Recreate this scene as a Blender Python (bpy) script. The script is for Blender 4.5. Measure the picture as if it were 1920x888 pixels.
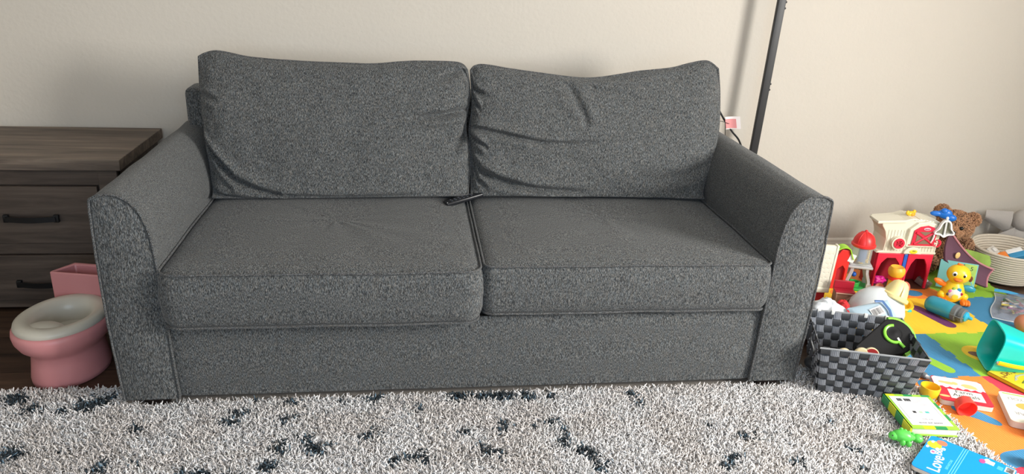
import bpy, bmesh, math, random
import numpy as np
from mathutils import Vector, Matrix, noise
PI = math.pi
for o in list(bpy.data.objects): bpy.data.objects.remove(o)
S = bpy.context.scene
COL = S.collection

# ---------------------------------------------------------------- camera
YAW, PITCH, ROLL, FPX = 0.1414, 0.3657, 0.0462, 1415.3
_f = Vector((math.sin(YAW)*math.cos(PITCH), math.cos(YAW)*math.cos(PITCH), -math.sin(PITCH)))
_r = Vector((math.cos(YAW), -math.sin(YAW), 0)); _u = _r.cross(_f)
_r2 = _r*math.cos(ROLL) + _u*math.sin(ROLL); _u2 = -_r*math.sin(ROLL) + _u*math.cos(ROLL)
cam = bpy.data.objects.new('camera', bpy.data.cameras.new('camera')); COL.objects.link(cam)
cam.data.sensor_width = 36; cam.data.lens = FPX*36/1920; cam.data.clip_start = .02
cam.matrix_world = Matrix(((_r2.x, _u2.x, -_f.x, -0.21), (_r2.y, _u2.y, -_f.y, -2.0736), (_r2.z, _u2.z, -_f.z, 1.3587), (0, 0, 0, 1)))
S.camera = cam

# ---------------------------------------------------------------- light
S.view_settings.view_transform = 'Standard'; S.view_settings.look = 'None'
S.view_settings.exposure = 0.0; S.view_settings.gamma = 1.0; S.view_settings.use_curve_mapping = False
W = bpy.data.worlds.new('world'); S.world = W; W.use_nodes = True
W.node_tree.nodes['Background'].inputs[0].default_value = (.75, .85, 1, 1)
W.node_tree.nodes['Background'].inputs[1].default_value = 1.0
def area(name, loc, target, sx, sy, power, col):
    l = bpy.data.lights.new(name, 'AREA'); l.shape = 'RECTANGLE'; l.size = sx; l.size_y = sy; l.energy = power; l.color = col
    o = bpy.data.objects.new(name, l); COL.objects.link(o); o.location = loc
    o.rotation_euler = (Vector(target)-Vector(loc)).to_track_quat('-Z', 'Y').to_euler(); return o
area('daylight_side_window', (3.06, -1.75, 1.55), (0, -1.75, 1.42), 1.10, 1.10, 200, (1.0, .975, .93))
area('daylight_front_window', (-.1, -3.88, 1.5), (-.1, 0, 1.4), 2.2, 1.2, 44, (.62, .80, 1.0))

# ---------------------------------------------------------------- helpers
def lin(h):
    h = h.lstrip('#'); c = [int(h[i:i+2], 16)/255 for i in (0, 2, 4)]
    return tuple((x/12.92 if x <= .04045 else ((x+.055)/1.055)**2.4) for x in c) + (1,)
MATS = {}
def mat(name, col, rough=.5, bump=0, bscale=200, trans=0, sheen=0, metal=0, alpha=1, spec=None, var=0, vscale=20, stretch=(1, 1, 1), coat=0):
    if name in MATS: return MATS[name]
    m = bpy.data.materials.new(name); m.use_nodes = True; n = m.node_tree.nodes; L = m.node_tree.links
    b = n['Principled BSDF']; c = lin(col) if isinstance(col, str) else (*col[:3], 1)
    b.inputs['Base Color'].default_value = c; b.inputs['Roughness'].default_value = rough
    b.inputs['Transmission Weight'].default_value = trans; b.inputs['Metallic'].default_value = metal
    b.inputs['Sheen Weight'].default_value = sheen; b.inputs['Alpha'].default_value = alpha; b.inputs['Coat Weight'].default_value = coat
    if spec is not None: b.inputs['Specular IOR Level'].default_value = spec
    if bump or var:
        tc = n.new('ShaderNodeTexCoord'); mp = n.new('ShaderNodeMapping'); mp.inputs['Scale'].default_value = stretch
        L.new(tc.outputs['Object'], mp.inputs[0])
        if bump:
            t = n.new('ShaderNodeTexNoise'); t.inputs['Scale'].default_value = bscale; t.inputs['Detail'].default_value = 3
            L.new(mp.outputs[0], t.inputs[0]); bp = n.new('ShaderNodeBump'); bp.inputs['Strength'].default_value = bump
            bp.inputs['Distance'].default_value = .002; L.new(t.outputs[0], bp.inputs['Height']); L.new(bp.outputs[0], b.inputs['Normal'])
        if var:
            t = n.new('ShaderNodeTexNoise'); t.inputs['Scale'].default_value = vscale; t.inputs['Detail'].default_value = 4
            L.new(mp.outputs[0], t.inputs[0]); mx = n.new('ShaderNodeMix'); mx.data_type = 'RGBA'
            mx.inputs[6].default_value = (*[x*(1-var) for x in c[:3]], 1); mx.inputs[7].default_value = (*[min(1, x*(1+var)) for x in c[:3]], 1)
            L.new(t.outputs[0], mx.inputs[0]); L.new(mx.outputs[2], b.inputs['Base Color'])
    MATS[name] = m; return m

def fabric(name, dark, mid, light, sc, bump=.5):
    """heathered tweed: streaky threads running along the object's y and z"""
    m = bpy.data.materials.new(name); m.use_nodes = True; n = m.node_tree.nodes; L = m.node_tree.links; b = n['Principled BSDF']
    tc = n.new('ShaderNodeTexCoord')
    def nz(scale, detail=2, off=0):
        mp = n.new('ShaderNodeMapping'); mp.inputs['Scale'].default_value = scale; mp.inputs['Location'].default_value = (off, off, off)
        t = n.new('ShaderNodeTexNoise'); t.inputs['Scale'].default_value = 1; t.inputs['Detail'].default_value = detail
        L.new(tc.outputs['Object'], mp.inputs[0]); L.new(mp.outputs[0], t.inputs[0]); return t.outputs[0]
    a = nz(sc, 2); c2 = nz(tuple(s*1.9 for s in sc), 1, 5)
    ad = n.new('ShaderNodeMath'); ad.operation = 'MULTIPLY_ADD'; L.new(c2, ad.inputs[0]); ad.inputs[1].default_value = .45; L.new(a, ad.inputs[2])
    r = n.new('ShaderNodeValToRGB'); e = r.color_ramp.elements
    e[0].position = .56; e[0].color = dark; e[1].position = .90; e[1].color = light
    k = e.new(.72); k.color = mid
    L.new(ad.outputs[0], r.inputs[0])
    # faint coloured yarns
    w = nz((sc[0]*.5, sc[1]*.5, sc[2]*.5), 1, 9); hue = n.new('ShaderNodeValToRGB'); h = hue.color_ramp.elements
    h[0].position = .38; h[0].color = (1.0, .95, .89, 1); h[1].position = .62; h[1].color = (.91, .97, 1.01, 1)
    L.new(w, hue.inputs[0])
    mx = n.new('ShaderNodeMix'); mx.data_type = 'RGBA'; mx.blend_type = 'MULTIPLY'; mx.inputs[0].default_value = 1
    L.new(r.outputs[0], mx.inputs[6]); L.new(hue.outputs[0], mx.inputs[7]); L.new(mx.outputs[2], b.inputs['Base Color'])
    b.inputs['Roughness'].default_value = .95; b.inputs['Specular IOR Level'].default_value = .15
    b.inputs['Sheen Weight'].default_value = .12
    bp = n.new('ShaderNodeBump'); bp.inputs['Strength'].default_value = bump; bp.inputs['Distance'].default_value = .0018
    L.new(ad.outputs[0], bp.inputs['Height']); L.new(bp.outputs[0], b.inputs['Normal'])
    MATS[name] = m; return m

def wood(name, c1, c2, c3, along='x', rough=.55, planks=None, gs=1.0):
    m = bpy.data.materials.new(name); m.use_nodes = True; n = m.node_tree.nodes; L = m.node_tree.links; b = n['Principled BSDF']
    tc = n.new('ShaderNodeTexCoord'); mp = n.new('ShaderNodeMapping')
    mp.inputs['Scale'].default_value = (2.2*gs, 26*gs, 26*gs) if along == 'x' else (26*gs, 2.2*gs, 26*gs)
    L.new(tc.outputs['Object'], mp.inputs[0])
    t = n.new('ShaderNodeTexNoise'); t.inputs['Scale'].default_value = 1; t.inputs['Detail'].default_value = 8; t.inputs['Roughness'].default_value = .62; t.inputs['Distortion'].default_value = .6
    L.new(mp.outputs[0], t.inputs[0]); r = n.new('ShaderNodeValToRGB'); e = r.color_ramp.elements
    e[0].position = .3; e[0].color = c1; e[1].position = .72; e[1].color = c3; k = e.new(.5); k.color = c2
    L.new(t.outputs[0], r.inputs[0]); out = r.outputs[0]
    if planks:
        br = n.new('ShaderNodeTexBrick'); br.inputs['Scale'].default_value = 1; br.inputs['Brick Width'].default_value = planks[0]; br.inputs['Row Height'].default_value = planks[1]
        br.inputs['Mortar Size'].default_value = .002; br.inputs['Color1'].default_value = (.8, .8, .8, 1); br.inputs['Color2'].default_value = (1.1, 1.1, 1.1, 1); br.inputs['Mortar'].default_value = (.15, .12, .1, 1)
        L.new(tc.outputs['Object'], br.inputs[0]); mx = n.new('ShaderNodeMix'); mx.data_type = 'RGBA'; mx.blend_type = 'MULTIPLY'; mx.inputs[0].default_value = 1
        L.new(out, mx.inputs[6]); L.new(br.outputs[0], mx.inputs[7]); out = mx.outputs[2]
    L.new(out, b.inputs['Base Color']); b.inputs['Roughness'].default_value = rough
    bp = n.new('ShaderNodeBump'); bp.inputs['Strength'].default_value = .25; bp.inputs['Distance'].default_value = .001
    L.new(t.outputs[0], bp.inputs['Height']); L.new(bp.outputs[0], b.inputs['Normal'])
    MATS[name] = m; return m

I4 = Matrix.Identity(4)
def T(x=0, y=0, z=0, rx=0, ry=0, rz=0, s=1):
    sc = Matrix.Diagonal((*(s if isinstance(s, tuple) else (s, s, s)), 1))
    return Matrix.Translation((x, y, z)) @ Matrix.Rotation(rz, 4, 'Z') @ Matrix.Rotation(ry, 4, 'Y') @ Matrix.Rotation(rx, 4, 'X') @ sc
def frame(p, d, up=(0, 0, 1)):
    """matrix whose z axis points along d"""
    z = Vector(d).normalized(); x = Vector(up).cross(z)
    if x.length < 1e-4: x = Vector((1, 0, 0))
    x.normalize(); y = z.cross(x)
    return Matrix(((x.x, y.x, z.x, p[0]), (x.y, y.y, z.y, p[1]), (x.z, y.z, z.z, p[2]), (0, 0, 0, 1)))

class MB:
    def __init__(s): s.v = []; s.f = []; s.m = []
    def add(s, vs, fs, M=I4, mi=0):
        o = len(s.v); s.v += [tuple(M @ Vector(v)) for v in vs]; s.f += [tuple(i+o for i in f) for f in fs]; s.m += [mi]*len(fs); return s
    def box(s, a, b, M=I4, mi=0, bev=0):
        if bev:
            bm = bmesh.new(); bmesh.ops.create_cube(bm, size=1)
            for v in bm.verts:
                for i in range(3): v.co[i] = (a[i]+b[i])/2 + v.co[i]*(b[i]-a[i])
            bmesh.ops.bevel(bm, geom=bm.edges[:], offset=bev, segments=3, affect='EDGES', profile=.5)
            bm.verts.ensure_lookup_table(); bm.verts.index_update()
            s.add([v.co.copy() for v in bm.verts], [[v.index for v in f.verts] for f in bm.faces], M, mi); bm.free(); return s
        x0, y0, z0 = a; x1, y1, z1 = b
        return s.add([(x0, y0, z0), (x1, y0, z0), (x1, y1, z0), (x0, y1, z0), (x0, y0, z1), (x1, y0, z1), (x1, y1, z1), (x0, y1, z1)],
                     [(0, 3, 2, 1), (4, 5, 6, 7), (0, 1, 5, 4), (1, 2, 6, 5), (2, 3, 7, 6), (3, 0, 4, 7)], M, mi)
    def lathe(s, pr, M=I4, n=40, mi=0, sx=1, sy=1, sq=None):
        vs = []; fs = []
        for r, z in pr:
            for i in range(n):
                a = 2*PI*i/n; c, d = math.cos(a), math.sin(a)
                if sq: k = (abs(c)**sq+abs(d)**sq)**(-1/sq); c, d = c*k, d*k
                vs.append((r*c*sx, r*d*sy, z))
        for j in range(len(pr)-1):
            for i in range(n): fs.append((j*n+i, j*n+(i+1) % n, (j+1)*n+(i+1) % n, (j+1)*n+i))
        if pr[0] == pr[-1]: return s.add(vs, fs, M, mi)
        if pr[0][0] > 1e-5: fs.append(tuple(range(n-1, -1, -1)))
        if pr[-1][0] > 1e-5: fs.append(tuple((len(pr)-1)*n+i for i in range(n)))
        return s.add(vs, fs, M, mi)
    def ell(s, c, r, M=I4, n=28, k=18, mi=0, R=I4):
        pr = [(math.sin(PI*j/k), -math.cos(PI*j/k)) for j in range(k+1)]; pr[0] = (0, -1); pr[-1] = (0, 1)
        r = r if isinstance(r, tuple) else (r, r, r)
        return s.lathe(pr, M @ Matrix.Translation(c) @ R @ Matrix.Diagonal((*r, 1)), n, mi)
    def tube(s, pts, r, M=I4, n=10, mi=0, closed=False, flat=1):
        P = [Vector(p) for p in pts]; N = len(P); vs = []; fs = []
        up = Vector((0, 0, 1)); prev = None
        for i, p in enumerate(P):
            d = (P[(i+1) % N]-P[i-1]) if closed else (P[min(i+1, N-1)]-P[max(i-1, 0)])
            d.normalize()
            if prev is None:
                x = d.cross(up)
                if x.length < .05: x = d.cross(Vector((0, 1, 0)))
            else: x = prev - d*prev.dot(d)
            x.normalize(); prev = x; y = d.cross(x); rr = r[i] if isinstance(r, (list, tuple)) else r
            for k in range(n):
                a = 2*PI*k/n; vs.append(p + x*rr*math.cos(a) + y*rr*flat*math.sin(a))
        for i in range(N if closed else N-1):
            for k in range(n): fs.append((i*n+k, i*n+(k+1) % n, ((i+1) % N)*n+(k+1) % n, ((i+1) % N)*n+k))
        if not closed: fs += [tuple(range(n-1, -1, -1)), tuple((N-1)*n+k for k in range(n))]
        return s.add(vs, fs, M, mi)
    def prism(s, poly, z0, z1, M=I4, mi=0):
        a = sum(poly[i][0]*poly[(i+1) % len(poly)][1]-poly[(i+1) % len(poly)][0]*poly[i][1] for i in range(len(poly)))
        if a < 0: poly = poly[::-1]
        n = len(poly); vs = [(x, y, z0) for x, y in poly]+[(x, y, z1) for x, y in poly]
        return s.add(vs, [tuple(range(n-1, -1, -1)), tuple(range(n, 2*n))]+[(i, (i+1) % n, n+(i+1) % n, n+i) for i in range(n)], M, mi)
    def sheet(s, fn, nu, nv, M=I4, mi=0, th=0):
        """fn(u, v) -> point; with th a second skin closes it"""
        P = [[Vector(fn(i/nu, j/nv)) for i in range(nu+1)] for j in range(nv+1)]
        vs = [p for r in P for p in r]; w = nu+1
        fs = [(j*w+i, j*w+i+1, (j+1)*w+i+1, (j+1)*w+i) for j in range(nv) for i in range(nu)]
        if th:
            N = []
            for j in range(nv+1):
                for i in range(nu+1):
                    a = P[j][min(i+1, nu)]-P[j][max(i-1, 0)]; b = P[min(j+1, nv)][i]-P[max(j-1, 0)][i]; c = a.cross(b)
                    N.append(c.normalized() if c.length > 1e-9 else Vector((0, 0, 1)))
            o = len(vs); vs = vs+[v-N[i]*th for i, v in enumerate(vs)]
            fs += [(o+d, o+c, o+b, o+a) for a, b, c, d in fs]
            rim = [i for i in range(w)]+[j*w+nu for j in range(1, nv+1)]+[nv*w+i for i in range(nu-1, -1, -1)]+[j*w for j in range(nv-1, 0, -1)]
            fs += [(rim[k], rim[k-1], o+rim[k-1], o+rim[k]) for k in range(len(rim))]
        return s.add(vs, fs, M, mi)
    def build(s, name, mats, parent=None, smooth=True, bev=0, sub=0, ang=40, label=None):
        me = bpy.data.meshes.new(name); me.from_pydata(s.v, [], s.f); me.validate()
        if not isinstance(mats, (list, tuple)): mats = [mats]
        for m in mats: me.materials.append(m)
        if len(mats) > 1 and len(me.polygons) == len(s.m): me.polygons.foreach_set('material_index', s.m)
        if smooth: me.polygons.foreach_set('use_smooth', [True]*len(me.polygons)); me.set_sharp_from_angle(angle=math.radians(ang))
        me.update(); o = bpy.data.objects.new(name, me); COL.objects.link(o)
        if parent: o.parent = parent
        if bev:
            b = o.modifiers.new('bevel', 'BEVEL'); b.width = bev; b.segments = 2; b.limit_method = 'ANGLE'; b.angle_limit = math.radians(35)
        if sub:
            b = o.modifiers.new('subdivision', 'SUBSURF'); b.levels = sub; b.render_levels = sub
        if label: o['label'] = label
        return o
def tag(o, label, cat, group=None, kind=None):
    o['label'] = label; o['category'] = cat
    if group: o['group'] = group
    if kind: o['kind'] = kind
    return o
def thing(name, label, cat, loc=(0, 0, 0), rz=0, group=None, rx=0, ry=0):
    o = bpy.data.objects.new(name, None); COL.objects.link(o); o.empty_display_size = .05
    o.location = loc; o.rotation_euler = (rx, ry, rz); return tag(o, label, cat, group)
def struct(o): o['kind'] = 'structure'; return o
def text(name, body, size, M, m, parent, extrude=.0003, bold=.0, align='CENTER', shear=0):
    c = bpy.data.curves.new(name, 'FONT'); c.body = body; c.size = size; c.extrude = extrude; c.align_x = align; c.align_y = 'CENTER'; c.offset = bold; c.shear = shear
    t = bpy.data.objects.new('tmp', c); COL.objects.link(t); dg = bpy.context.evaluated_depsgraph_get(); dg.update()
    me = bpy.data.meshes.new_from_object(t.evaluated_get(dg)); bpy.data.objects.remove(t)
    me.transform(M); me.materials.clear(); me.materials.append(m); me.name = name
    o = bpy.data.objects.new(name, me); COL.objects.link(o); o.parent = parent; return o
def tufts(name, P, N, C, length, rad, m, parent=None, seed=1, lean=.5, seg=2, k=3, curl=.3):
    """many little yarn ends as ONE mesh; C is the yarn's own colour"""
    rg = np.random.default_rng(seed); n = len(P)
    d = N + rg.normal(0, lean, (n, 3)); d /= np.linalg.norm(d, axis=1)[:, None]
    ln = length*rg.uniform(.65, 1.2, n)[:, None]; side = rg.normal(0, 1, (n, 3)); side -= (side*d).sum(1)[:, None]*d; side /= np.linalg.norm(side, axis=1)[:, None]
    b = np.cross(d, side); rings = []
    for j in range(seg+1):
        t = j/seg; c = P + d*ln*t + side*ln*curl*t*t
        rr = rad*(1.0 if j == 0 else (1.15 if j < seg else .8)) * rg.uniform(.8, 1.2, n)[:, None]
        for q in range(k):
            a = 2*PI*q/k + .9*j; rings.append(c + rr*(side*math.cos(a) + b*math.sin(a)))
    V = np.stack(rings, 1).reshape(-1, 3); per = (seg+1)*k; base = (np.arange(n)*per)[:, None]
    F = []
    for j in range(seg):
        for q in range(k): F.append([j*k+q, j*k+(q+1) % k, (j+1)*k+(q+1) % k, (j+1)*k+q])
    quads = (base[:, :, None] + np.array(F)[None]).reshape(-1, 4)
    tip = (base + np.array([seg*k+q for q in range(k)])[None])
    nl = quads.size + tip.size; me = bpy.data.meshes.new(name)
    me.vertices.add(len(V)); me.vertices.foreach_set('co', V.astype(np.float32).ravel())
    me.loops.add(nl); me.loops.foreach_set('vertex_index', np.concatenate([quads.ravel(), tip.ravel()]).astype(np.int32))
    nq, nt = len(quads), len(tip); me.polygons.add(nq+nt)
    me.polygons.foreach_set('loop_start', np.concatenate([np.arange(nq)*4, nq*4+np.arange(nt)*k]).astype(np.int32))
    me.update(calc_edges=True); me.polygons.foreach_set('use_smooth', np.ones(nq+nt, bool))
    ca = me.color_attributes.new('yarn', 'FLOAT_COLOR', 'POINT')
    cc = np.repeat(np.c_[C, np.ones(n)], per, 0); ca.data.foreach_set('color', cc.astype(np.float32).ravel())
    me.materials.append(m); o = bpy.data.objects.new(name, me); COL.objects.link(o)
    if parent: o.parent = parent
    return o
def yarn_mat(name, rough=.9):
    m = bpy.data.materials.new(name); m.use_nodes = True; n = m.node_tree.nodes; b = n['Principled BSDF']
    a = n.new('ShaderNodeAttribute'); a.attribute_name = 'yarn'; m.node_tree.links.new(a.outputs['Color'], b.inputs['Base Color'])
    b.inputs['Roughness'].default_value = rough; b.inputs['Specular IOR Level'].default_value = .2; b.inputs['Sheen Weight'].default_value = .15; return m
def spline(pts, n, closed=False):
    P = [Vector(p) for p in pts]; N = len(P); out = []
    segs = N if closed else N-1
    for k in range(n + (0 if closed else 1)):
        t = k/n*segs; i = min(int(t), segs-1); t -= i
        g = (lambda j: P[j % N]) if closed else (lambda j: P[max(0, min(N-1, j))])
        a, b, c, d = g(i-1), g(i), g(i+1), g(i+2)
        out.append(.5*((2*b)+(c-a)*t+(2*a-5*b+4*c-d)*t*t+(3*b-a-3*c+d)*t**3))
    return out
def vnoise(x, y, z, s, o=0): return noise.noise(Vector((x*s+o, y*s+o, z*s-o)))

# ---------------------------------------------------------------- room
WY = 1.18
m_wall = mat('wall paint', (.62, .575, .505), .85, bump=.5, bscale=55, spec=.2, var=.03, vscale=3)
m_trim = mat('white trim paint', (.74, .70, .63), .4)
m_ceil = mat('ceiling paint', (.75, .73, .70), .9)
m_floor = wood('dark wood floor', (.030, .016, .010, 1), (.065, .036, .022, 1), (.12, .07, .042, 1), 'x', .45, (.9, .12))
X0, X1, Y0, H = -3.0, 3.12, -4.0, 2.45
struct(MB().box((X0, Y0, -.05), (X1, WY, 0)).build('floor', m_floor, smooth=False))
struct(MB().box((X0-.1, WY, -.05), (X1+.1, WY+.1, H)).build('wall_back', m_wall, smooth=False))
struct(MB().box((X0-.1, Y0, -.05), (X0, WY, H)).build('wall_left', m_wall, smooth=False))
struct(MB().box((X0-.1, Y0-.1, H), (X1+.1, WY+.1, H+.1)).build('ceiling', m_ceil, smooth=False))
def wall_with_hole(name, T4, L, hole):
    a, b, c, d = hole; m = MB()
    m.box((0, 0, -.05), (a, .1, H), T4).box((b, 0, -.05), (L, .1, H), T4).box((a, 0, -.05), (b, .1, c), T4).box((a, 0, d), (b, .1, H), T4)
    return struct(m.build(name, m_wall, smooth=False))
wall_with_hole('wall_right', T(X1, WY, 0, rz=-PI/2) , WY-Y0, (2.18, 3.68, .85, 2.15))
wall_with_hole('wall_front', T(X1, Y0, 0, rz=PI), X1-X0, (2.02, 4.42, .85, 2.15))
m_glass = mat('window glass', (.9, .95, 1), .0, trans=1)
def window(name, T4, w, h):
    o = MB().box((-.05, -.02, -.05), (w+.05, .02, 0), T4).box((-.05, -.02, h), (w+.05, .02, h+.05), T4).box((-.05, -.02, 0), (0, .02, h), T4).box((w, -.02, 0), (w+.05, .02, h), T4).box((w/2-.02, -.015, 0), (w/2+.02, .015, h), T4).build(name, m_trim, bev=.003)
    MB().box((0, .05, 0), (w, .055, h), T4).build('pane', m_glass, o, smooth=False); return struct(o)
window('window_1', T(X1, WY-2.18, .85, rz=-PI/2), 1.5, 1.3)
window('window_2', T(X1-2.02, Y0, .85, rz=PI), 2.4, 1.3)
bb = MB()
prof = [(0, 0), (-.013, 0), (-.013, .060), (-.010, .068), (-.008, .080), (-.003, .088), (0, .088)]
bb.add([(X0, WY+y, z) for y, z in prof]+[(X1, WY+y, z) for y, z in prof], [(i, i+1, 8+i, 7+i) for i in range(6)]+[(0, 7, 13, 6)], mi=0)
struct(bb.build('baseboard_back', m_trim, smooth=False))

# ---------------------------------------------------------------- sofa
DK, MD, LT = (.020, .022, .024, 1), (.072, .076, .079, 1), (.225, .227, .223, 1)
m_fab = fabric('tweed', DK, MD, LT, (700, 150, 150))
m_fab_arm = fabric('tweed arm', DK, MD, LT, (560, 380, 560))
m_pipe = fabric('piping', (.022, .024, .026, 1), (.070, .072, .074, 1), (.21, .21, .21, 1), (420, 420, 420), .3)
m_foot = mat('dark foot', (.012, .008, .007), .4)
sofa = thing('sofa', 'charcoal grey tweed two-seat sofa with flared arms standing against the wall', 'sofa')
BR = [(.911, .036), (.921, .30), (.926, .404), (.928, .487), (.935, .568), (.950, .623), (.967, .653), (.991, .674), (1.020, .685), (1.050, .684), (1.068, .677), (1.079, .664), (1.0815, .60), (1.083, .48), (1.081, .30), (1.075, .16), (1.069, .036)]
ARM_BACK = .955
for sgn in (-1, 1):
    pr = spline([(x, z, 0) for x, z in BR], 96); pr = [(p.x, p.y) for p in pr]; n = len(pr)
    cx, cz = 1.0, .36
    # inward offset by normals
    def inset(d):
        out = []
        for i, (x, z) in enumerate(pr):
            a = pr[max(0, i-1)]; b = pr[min(n-1, i+1)]; tx, tz = b[0]-a[0], b[1]-a[1]; l = math.hypot(tx, tz) or 1
            nx, nz = tz/l, -tx/l
            if i in (0, n-1): nx, nz = (-.0 if i else .0), 0
            out.append((x+nx*d, max(.036, z+nz*d) if z > .04 else z))
        return out
    rings = [(inset(.007), .000), (inset(.003), .002), (inset(.0), .007)]
    for k in range(1, 25): rings.append((pr, .007+(ARM_BACK-.007)*k/24))
    vs = []; fs = []
    for R_, y in rings:
        for (x, z) in R_:
            bulge = .004*math.sin(PI*min(1, y/ARM_BACK))*(1 if z > .5 else 0)
            w = .0025*vnoise(x*sgn, y, z, 6, 3) if y > .02 else 0
            xx = x-(bulge+w if x < 1 else -w)
            zz = z+(w if z > .66 else 0)
            vs.append((sgn*xx, y-.003, zz))
    for j in range(len(rings)-1):
        for i in range(n-1):
            q = (j*n+i, j*n+i+1, (j+1)*n+i+1, (j+1)*n+i); fs.append(q if sgn > 0 else q[::-1])
        q = (j*n+n-1, j*n, (j+1)*n, (j+1)*n+n-1); fs.append(q if sgn > 0 else q[::-1])
    cap = tuple(range(n)); fs.append(cap[::-1] if sgn > 0 else cap)
    last = (len(rings)-1)*n; cap = tuple(last+i for i in range(n)); fs.append(cap if sgn > 0 else cap[::-1])
    mb = MB().add(vs, fs); mi = [0]*len(fs); mi[-2] = 1
    arm = mb.build('armrest', [m_fab_arm, m_fab], sofa, ang=50)
    arm.data.polygons.foreach_set('material_index', (mi if len(arm.data.polygons) == len(mi) else [0]*len(arm.data.polygons)))
    MB().tube([(sgn*x, -.003+.0008*math.sin(i*1.7), z) for i, (x, z) in enumerate(inset(-.0005))], .0036, n=8).build('piping', m_pipe, arm)
# front rail, sides and base
rail = MB().sheet(lambda u, v: (-.919+1.838*u, .010-.005*math.sin(PI*v)+.0015*vnoise(u*2, 0, v, 5)+.006*math.exp(-min(u, 1-u)*220)+.010*max(0, v-.93)/.07, .038+.248*v), 60, 14, th=.10).build('front_rail', m_fab, sofa)
MB().box((-.93, .10, .05), (.93, .94, .285)).build('seat_base', m_fab_arm, sofa, bev=.01)
bf = MB().box((-1.045, .85, .05), (1.0, .985, .822), bev=.022).build('back_frame', m_fab, sofa)
for x, y in ((-.985, .048), (.985, .048), (-1.0, .9), (1.0, .9)):
    z0 = .0
    MB().lathe([(.036, z0), (.040, .02), (.042, .046)], T(x, y, 0), 24, sq=5).build('leg', m_foot, sofa)

def seat_cushion(x0, x1, y0, y1, zt, zb, rf, crown, seed, name='seat_cushion'):
    def outline(n=40):
        pts = []
        def arc(cx, cy, r, a0, a1, k=10):
            for i in range(k+1):
                a = a0+(a1-a0)*i/k; pts.append((cx+r*math.cos(a), cy+r*math.sin(a)))
        def line(p, q, k):
            for i in range(1, k): pts.append((p[0]+(q[0]-p[0])*i/k, p[1]+(q[1]-p[1])*i/k))
        rb = .03
        arc(x0+rf, y0+rf, rf, PI, 1.5*PI); line((x0+rf, y0), (x1-rf, y0), n)
        arc(x1-rf, y0+rf, rf, 1.5*PI, 2*PI); line((x1, y0+rf), (x1, y1-rb), n)
        arc(x1-rb, y1-rb, rb, 0, .5*PI); line((x1-rb, y1), (x0+rb, y1), n)
        arc(x0+rb, y1-rb, rb, .5*PI, PI); line((x0, y1-rb), (x0, y0+rf), n)
        return pts
    O = outline(); n = len(O); cx, cy = (x0+x1)/2, (y0+y1)/2; vs = []; fs = []; K = 30
    def zedge(x, y): return zt + .003*vnoise(x, y, 0, 5, seed)
    def wob(x, y): return .0035*vnoise(x, y, 0, 3.5, seed+2)
    vs.append((cx, cy, zt+crown*(1-.25*math.exp(-.0025/.03))+wob(cx, cy)))
    for k in range(1, K+1):
        s = (k/K)**.7
        for x, y in O:
            px, py = cx+(x-cx)*s, cy+(y-cy)*s; e = (1-s**3.2)
            # soft dip towards the middle of a used seat, full near the edge
            zz = zedge(x, y)-.0035*math.exp(-((1-s)*40)**2)+crown*e**.6*(1-.25*math.exp(-((px-cx)**2+(py-cy-.05)**2)/.03)) + wob(px, py)*e
            vs.append((px, py, zz))
    for i in range(n): fs.append((0, 1+i, 1+(i+1) % n))
    for k in range(K-1):
        for i in range(n): a = 1+k*n; fs.append((a+i, a+n+i, a+n+(i+1) % n, a+(i+1) % n))
    last = 1+(K-1)*n; M = 12
    for j in range(1, M+1):
        t = j/M
        for i, (x, y) in enumerate(O):
            a = O[i-1]; b = O[(i+1) % n]; tx, ty = b[0]-a[0], b[1]-a[1]; l = math.hypot(tx, ty); nx, ny = ty/l, -tx/l
            bl = (.013*math.sin(PI*t)**.6*(1 if y < y0+.1 else .3)) - .006*max(0, t-.85)/.15 + .0025*vnoise(x, y, t, 6, seed)*math.sin(PI*t)
            z = zedge(x, y)+(zb-zt)*t
            vs.append((x+nx*bl, y+ny*bl, z))
    for j in range(M):
        for i in range(n): a = last+j*n; fs.append((a+i, a+n+i, a+n+(i+1) % n, a+(i+1) % n))
    bot = last+M*n; fs.append(tuple(bot+i for i in range(n-1, -1, -1)))
    c = MB().add(vs, fs).build(name, m_fab, sofa, ang=60)
    p = MB()
    p.tube([(x+(.002 if x > cx else -.002), y-(.003 if y < y0+.1 else 0), zedge(x, y)+.0015) for x, y in O], .0036, n=8, closed=True)
    p.tube([(x, y-(.002 if y < y0+.1 else 0), zb+.003+.003*vnoise(x, y, 0, 5, seed)) for x, y in O], .0038, n=8, closed=True)
    p.build('piping', m_pipe, c); return c
seat_cushion(-.921, -.006, -.040, .80, .460, .291, .050, .022, 1)
seat_cushion(.008, .921, -.006, .80, .462, .302, .030, .020, 7)

LTp = [(-.952, .951), (-.925, .964), (-.88, .970), (-.772, .952), (-.607, .943), (-.439, .940), (-.345, .940), (-.23, .951), (-.153, .954), (-.037, .952), (-.004, .928)]
LRp = [(-.004, .480), (.010, .611), (-.010, .726), (.004, .84), (-.004, .928)]
LBp = [(-.909, .470), (-.732, .470), (-.543, .472), (-.253, .476), (-.004, .480)]
LLp = [(-.909, .470), (-.933, .622), (-.946, .75), (-.951, .858), (-.952, .951)]
RTp = [(.010, .928), (.025, .942), (.061, .947), (.161, .934), (.281, .921), (.413, .909), (.506, .913), (.65, .937), (.775, .952), (.859, .973), (.922, .981), (.966, .955)]
RRp = [(.909, .470), (.947, .579), (.977, .72), (.976, .859), (.966, .955)]
RBp = [(.012, .480), (.146, .480), (.352, .480), (.667, .476), (.909, .470)]
RLp = [(.012, .480), (.016, .611), (.006, .707), (.017, .803), (.010, .928)]
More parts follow.
